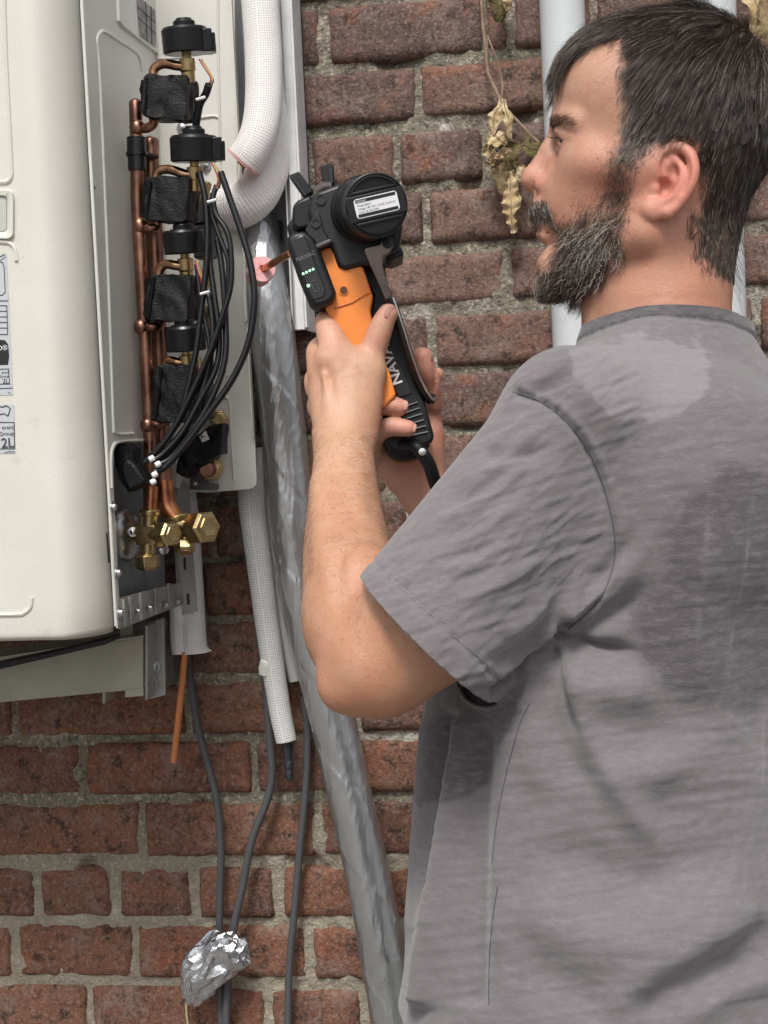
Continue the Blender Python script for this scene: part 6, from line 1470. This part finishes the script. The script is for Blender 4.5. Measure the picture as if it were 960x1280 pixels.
hL2 = hlocal(hv); sc_w = np.clip((scal+7*vnoise(hv, 55, 8))/20+.45, 0, 1)*(hL2[:, 1] < 165)
NH = 60000
r0_ = sample_surface(hv, hfa, sc_w, NH, 1); l0 = hlocal(r0_)
rr_n = np.random.default_rng(5)
front = np.clip((-l0[:, 0]-20)/80, 0, 1); up_ = np.clip((-l0[:, 1]+20)/110, 0, 1); low = np.clip((l0[:, 1]-40)/90, 0, 1)
ln_h = hr(1)*(20+34*up_+22*front*up_-6*low)*rr_n.uniform(.6, 1.15, NH); ln_h *= 1-.35*low; lift_h = hr(1)*(6+9*up_-4.5*low)*rr_n.uniform(.3, 1.15, NH)
temple = gauss(l0[:, 0]-hlocal(H(776, 150, 90))[0], 24)*gauss(l0[:, 1]-hlocal(H(776, 158, 90))[1], 55)
ln_h *= 1-.35*temple; lift_h *= 1-.5*temple
edge_ = np.clip(np.interp(0, [0, 1], [0, 1])+pdist(l0[:, :2], SCALP)/30, 0, 1); sidem = (l0[:, 2] > 45)*(l0[:, 0] < 0); ln_h *= np.where(sidem, .30+.70*edge_, 1); lift_h *= np.where(sidem, .4+.6*edge_, 1)
hp = grow(r0_, hdir, ln_h, lift_h, 9, 11, curl=.05); hp = clump(hp, 1100, 12, .60)
pg = .075+.62*temple+.10*np.clip((-l0[:, 0]-40)/40, 0, 1)+.07*low
isg = rr_n.random(NH) < pg
HM, GM = hair_mat('dark_brown_hair', (.034, .021, .014), .36, .5), hair_mat('grey_hair', (.34, .30, .27), .5, .35)
curves_obj('hair', to_world(hp[~isg]), .00009, .00004, HM, man); curves_obj('grey_hair', to_world(hp[isg]), .00010, .00004, GM, man)
fly = grow(sample_surface(hv, hfa, sc_w, 1500, 81), hdir, hr(1)*rr_n.uniform(22, 50, 1500), hr(1)*rr_n.uniform(9, 22, 1500), 9, 82, curl=.35)
curves_obj('loose_hair', to_world(fly), .0001, .00004, HM, man)
# fringe: longer locks falling over the forehead
fw = np.clip(scal/6, 0, 1)*gauss(hL2[:, 0]-hlocal(H(745, 50, 0))[0], 30)*(hL2[:, 1] < -95)*(hL2[:, 2] < 78)
NF = 5200; f0 = sample_surface(hv, hfa, fw, NF, 21)
def fdir(p):
    l = hlocal(p); d = np.tile(np.array([-.80, .42, .10]), (len(p), 1)); d += .16*np.stack([vnoise(p, 30, 51), vnoise(p, 30, 52), vnoise(p, 30, 53)], 1); dn = np.clip((-l[:, 0]-88)/40, 0, 1); d[:, 1] += 1.5*dn; d[:, 2] -= .12*dn; return d@HA
fp_ = grow(f0, fdir, hr(1)*rr_n.uniform(38, 84, NF), hr(1)*rr_n.uniform(5, 17, NF), 12, 22, .03, droop=.25); fp_ = clump(fp_, 130, 23, .72)
ig = rr_n.random(NF) < .10
curves_obj('fringe', to_world(fp_[~ig]), .00011, .00004, HM, man); curves_obj('grey_fringe', to_world(fp_[ig]), .00010, .00004, GM, man)
# beard
def bdir(p):
    l = hlocal(p); chin = np.clip((-l[:, 0]-50)/60, 0, 1); d = np.stack([-.25-.35*chin, np.full(len(p), 1.0), .12*np.sign(l[:, 2])], 1); return d@HA
bw = np.clip((pdist(hL2[:, :2], BEARD)+6*vnoise(hv, 50, 9))/26+.12, 0.0, 1)*(hL2[:, 1] < 185)*(.20+.80*np.clip((hL2[:, 1]-85)/45, 0, 1))
NB = 9500; b0 = sample_surface(hv, hfa, bw, NB, 31); bl = hlocal(b0)
full = np.clip((bl[:, 1]-62)/62, 0, 1); chn = np.clip((-bl[:, 0]-78)/60, 0, 1)*full
lb_ = hr(1)*(7+10*full+10*chn)*rr_n.uniform(.5, 1.3, NB); lfb = hr(1)*(2.5+5*full+10*chn)*rr_n.uniform(.2, 1.4, NB)
bp = grow(b0, bdir, lb_*1.45, lfb, 11, 32, curl=1.0); bp = clump(bp, 900, 33, .15)
gb = rr_n.random(NB) < (.08+.30*gauss(bl[:, 0]-hlocal(H(756, 322, 60))[0], 24)*gauss(bl[:, 1]-hlocal(H(756, 322, 60))[1], 18)+.25*gauss(bl[:, 0]-hlocal(H(672, 345, 20))[0], 14))
BM_, BG_ = hair_mat('dark_beard', (.055, .035, .024), .5, .5), hair_mat('grey_beard_hair', (.38, .34, .30), .5, .35)
curves_obj('beard', to_world(bp[~gb]), .00010, .00005, BM_, man); curves_obj('grey_beard', to_world(bp[gb]), .00012, .00006, BG_, man)
ND = 240; d0_ = sample_surface(hv, hfa, bw*(hL2[:, 1] > 80)*(.15+gauss(hL2[:, 0]-hlocal(H(756, 322, 60))[0], 24)+gauss(hL2[:, 0]-hlocal(H(675, 345, 20))[0], 14)), ND, 71)
sp3 = grow(d0_, bdir, hr(1)*rr_n.uniform(22, 46, ND), hr(1)*rr_n.uniform(9, 24, ND), 14, 72, curl=.85)
curves_obj('stray_beard_hair', to_world(sp3), .00015, .00007, BG_, man)
nsb = 2600; s0_ = sample_surface(hv, hfa, np.clip((pdist(hL2[:, :2], BEARD)+16)/16, 0, 1)*(hL2[:, 1] < 175)*(np.abs(hL2[:, 2]) < 100), nsb, 73)
curves_obj('stubble', to_world(grow(s0_, bdir, hr(1)*rr_n.uniform(2, 7, nsb), hr(1)*rr_n.uniform(.5, 2.5, nsb), 4, 74, curl=.6)), .00008, .00004, BM_, man)
mw = np.clip(pdist(hL2[:, :2], MUST)/6+.5, 0, 1)*(np.abs(hL2[:, 2]) < 40)
NM = 1900; m0 = sample_surface(hv, hfa, mw, NM, 41)
def mdir(p):
    l = hlocal(p); d = np.stack([.05+.0*l[:, 0], np.full(len(p), 1.0), .9*np.tanh(l[:, 2]/10)], 1); return d@HA
mp_ = grow(m0, mdir, hr(1)*rr_n.uniform(6, 15, NM), hr(1)*rr_n.uniform(2, 6, NM), 7, 42, curl=.5); mp_ = clump(mp_, 160, 43, .4); gm_ = rr_n.random(NM) < .28
curves_obj('moustache', to_world(mp_[~gm_]), .00012, .00005, BM_, man); curves_obj('grey_moustache', to_world(mp_[gm_]), .00012, .00005, BG_, man)
# eyebrows and lashes
EB = hl_poly([(681, 147), (690, 145), (706, 151), (716, 160), (718, 166), (710, 166), (700, 161), (687, 158)], 40)
ew_ = (pdist(hL2[:, :2], EB) > 0)*(np.abs(hL2[:, 2]) > 8)*1.0
e0 = sample_surface(hv, hfa, ew_, 620, 51)
def ebdir(p): l = hlocal(p); return np.stack([np.full(len(p), .35), np.full(len(p), -.05)+.2*(l[:, 0] > -112), .85*np.sign(l[:, 2])], 1)@HA
curves_obj('eyebrow', to_world(grow(e0, ebdir, hr(1)*rr_n.uniform(8, 15, 620), hr(1)*rr_n.uniform(1, 4, 620), 5, 52, curl=.2)), .00011, .00004, BM_, man)
LW = H(698, 172, 34); la = []
for s in (1, -1):
    for t in np.linspace(0, 1, 34):
        a = H(695.5+10*t**2, 170.5+3.5*t, s*(28+34*t)); d = (-EU*.9-EV*.0+EV*.25+EW*s*.35*t); d /= np.linalg.norm(d); la.append([a, a+d*.003, a+d*.006-EV*.0012, a+d*.0085-EV*.003])
curves_obj('eyelash', to_world(np.array(la)), .0001, .00004, BM_, man)
# forearm and nape down
def arm_hair(v_, f_, wt, n, seed, ln, d0, m, rad_=.00005):
    r = np.random.default_rng(seed); p = sample_surface(v_, f_, wt, n, seed); nn_ = vnormals(v_, f_); 
    d = norml(np.tile(np.array(d0, float), (n, 1))+.35*r.normal(size=(n, 3))); l = r.uniform(.4, 1, n)[:, None]*ln
    from mathutils.kdtree import KDTree
    kd = KDTree(len(v_)); [kd.insert(Vector(q), i) for i, q in enumerate(v_)]; kd.balance(); ix = np.array([kd.find(Vector(q))[1] for q in p]); g = nn_[ix]
    if np.mean((g[:, 2])) > 0: g = g
    out = [p, p+(d*.5+g*.35)*l, p+(d*1.0+g*.45)*l]; return curves_obj('arm_hair', to_world(np.stack(out, 1)), rad_, .00002, m, man)
AH = hair_mat('arm_hair_brown', (.11, .06, .035), .5)
ap = topx(av); nrm_a = vnormals(av, af); aw = ((ap[:, 1] < 800)*(ap[:, 1] > 540)*(ap[:, 0] < 520))*np.clip(1.2-(ap[:, 1]-600)/220, .12, 1)*1.0
out_ = np.sign(np.mean(nrm_a[:, 2]*(av[:, 2]-np.mean(av[:, 2]))))
arm_hair(av, af if out_ > 0 else af[:, ::-1], aw, 5200, 61, .010, (.3, .75, 0), AH)
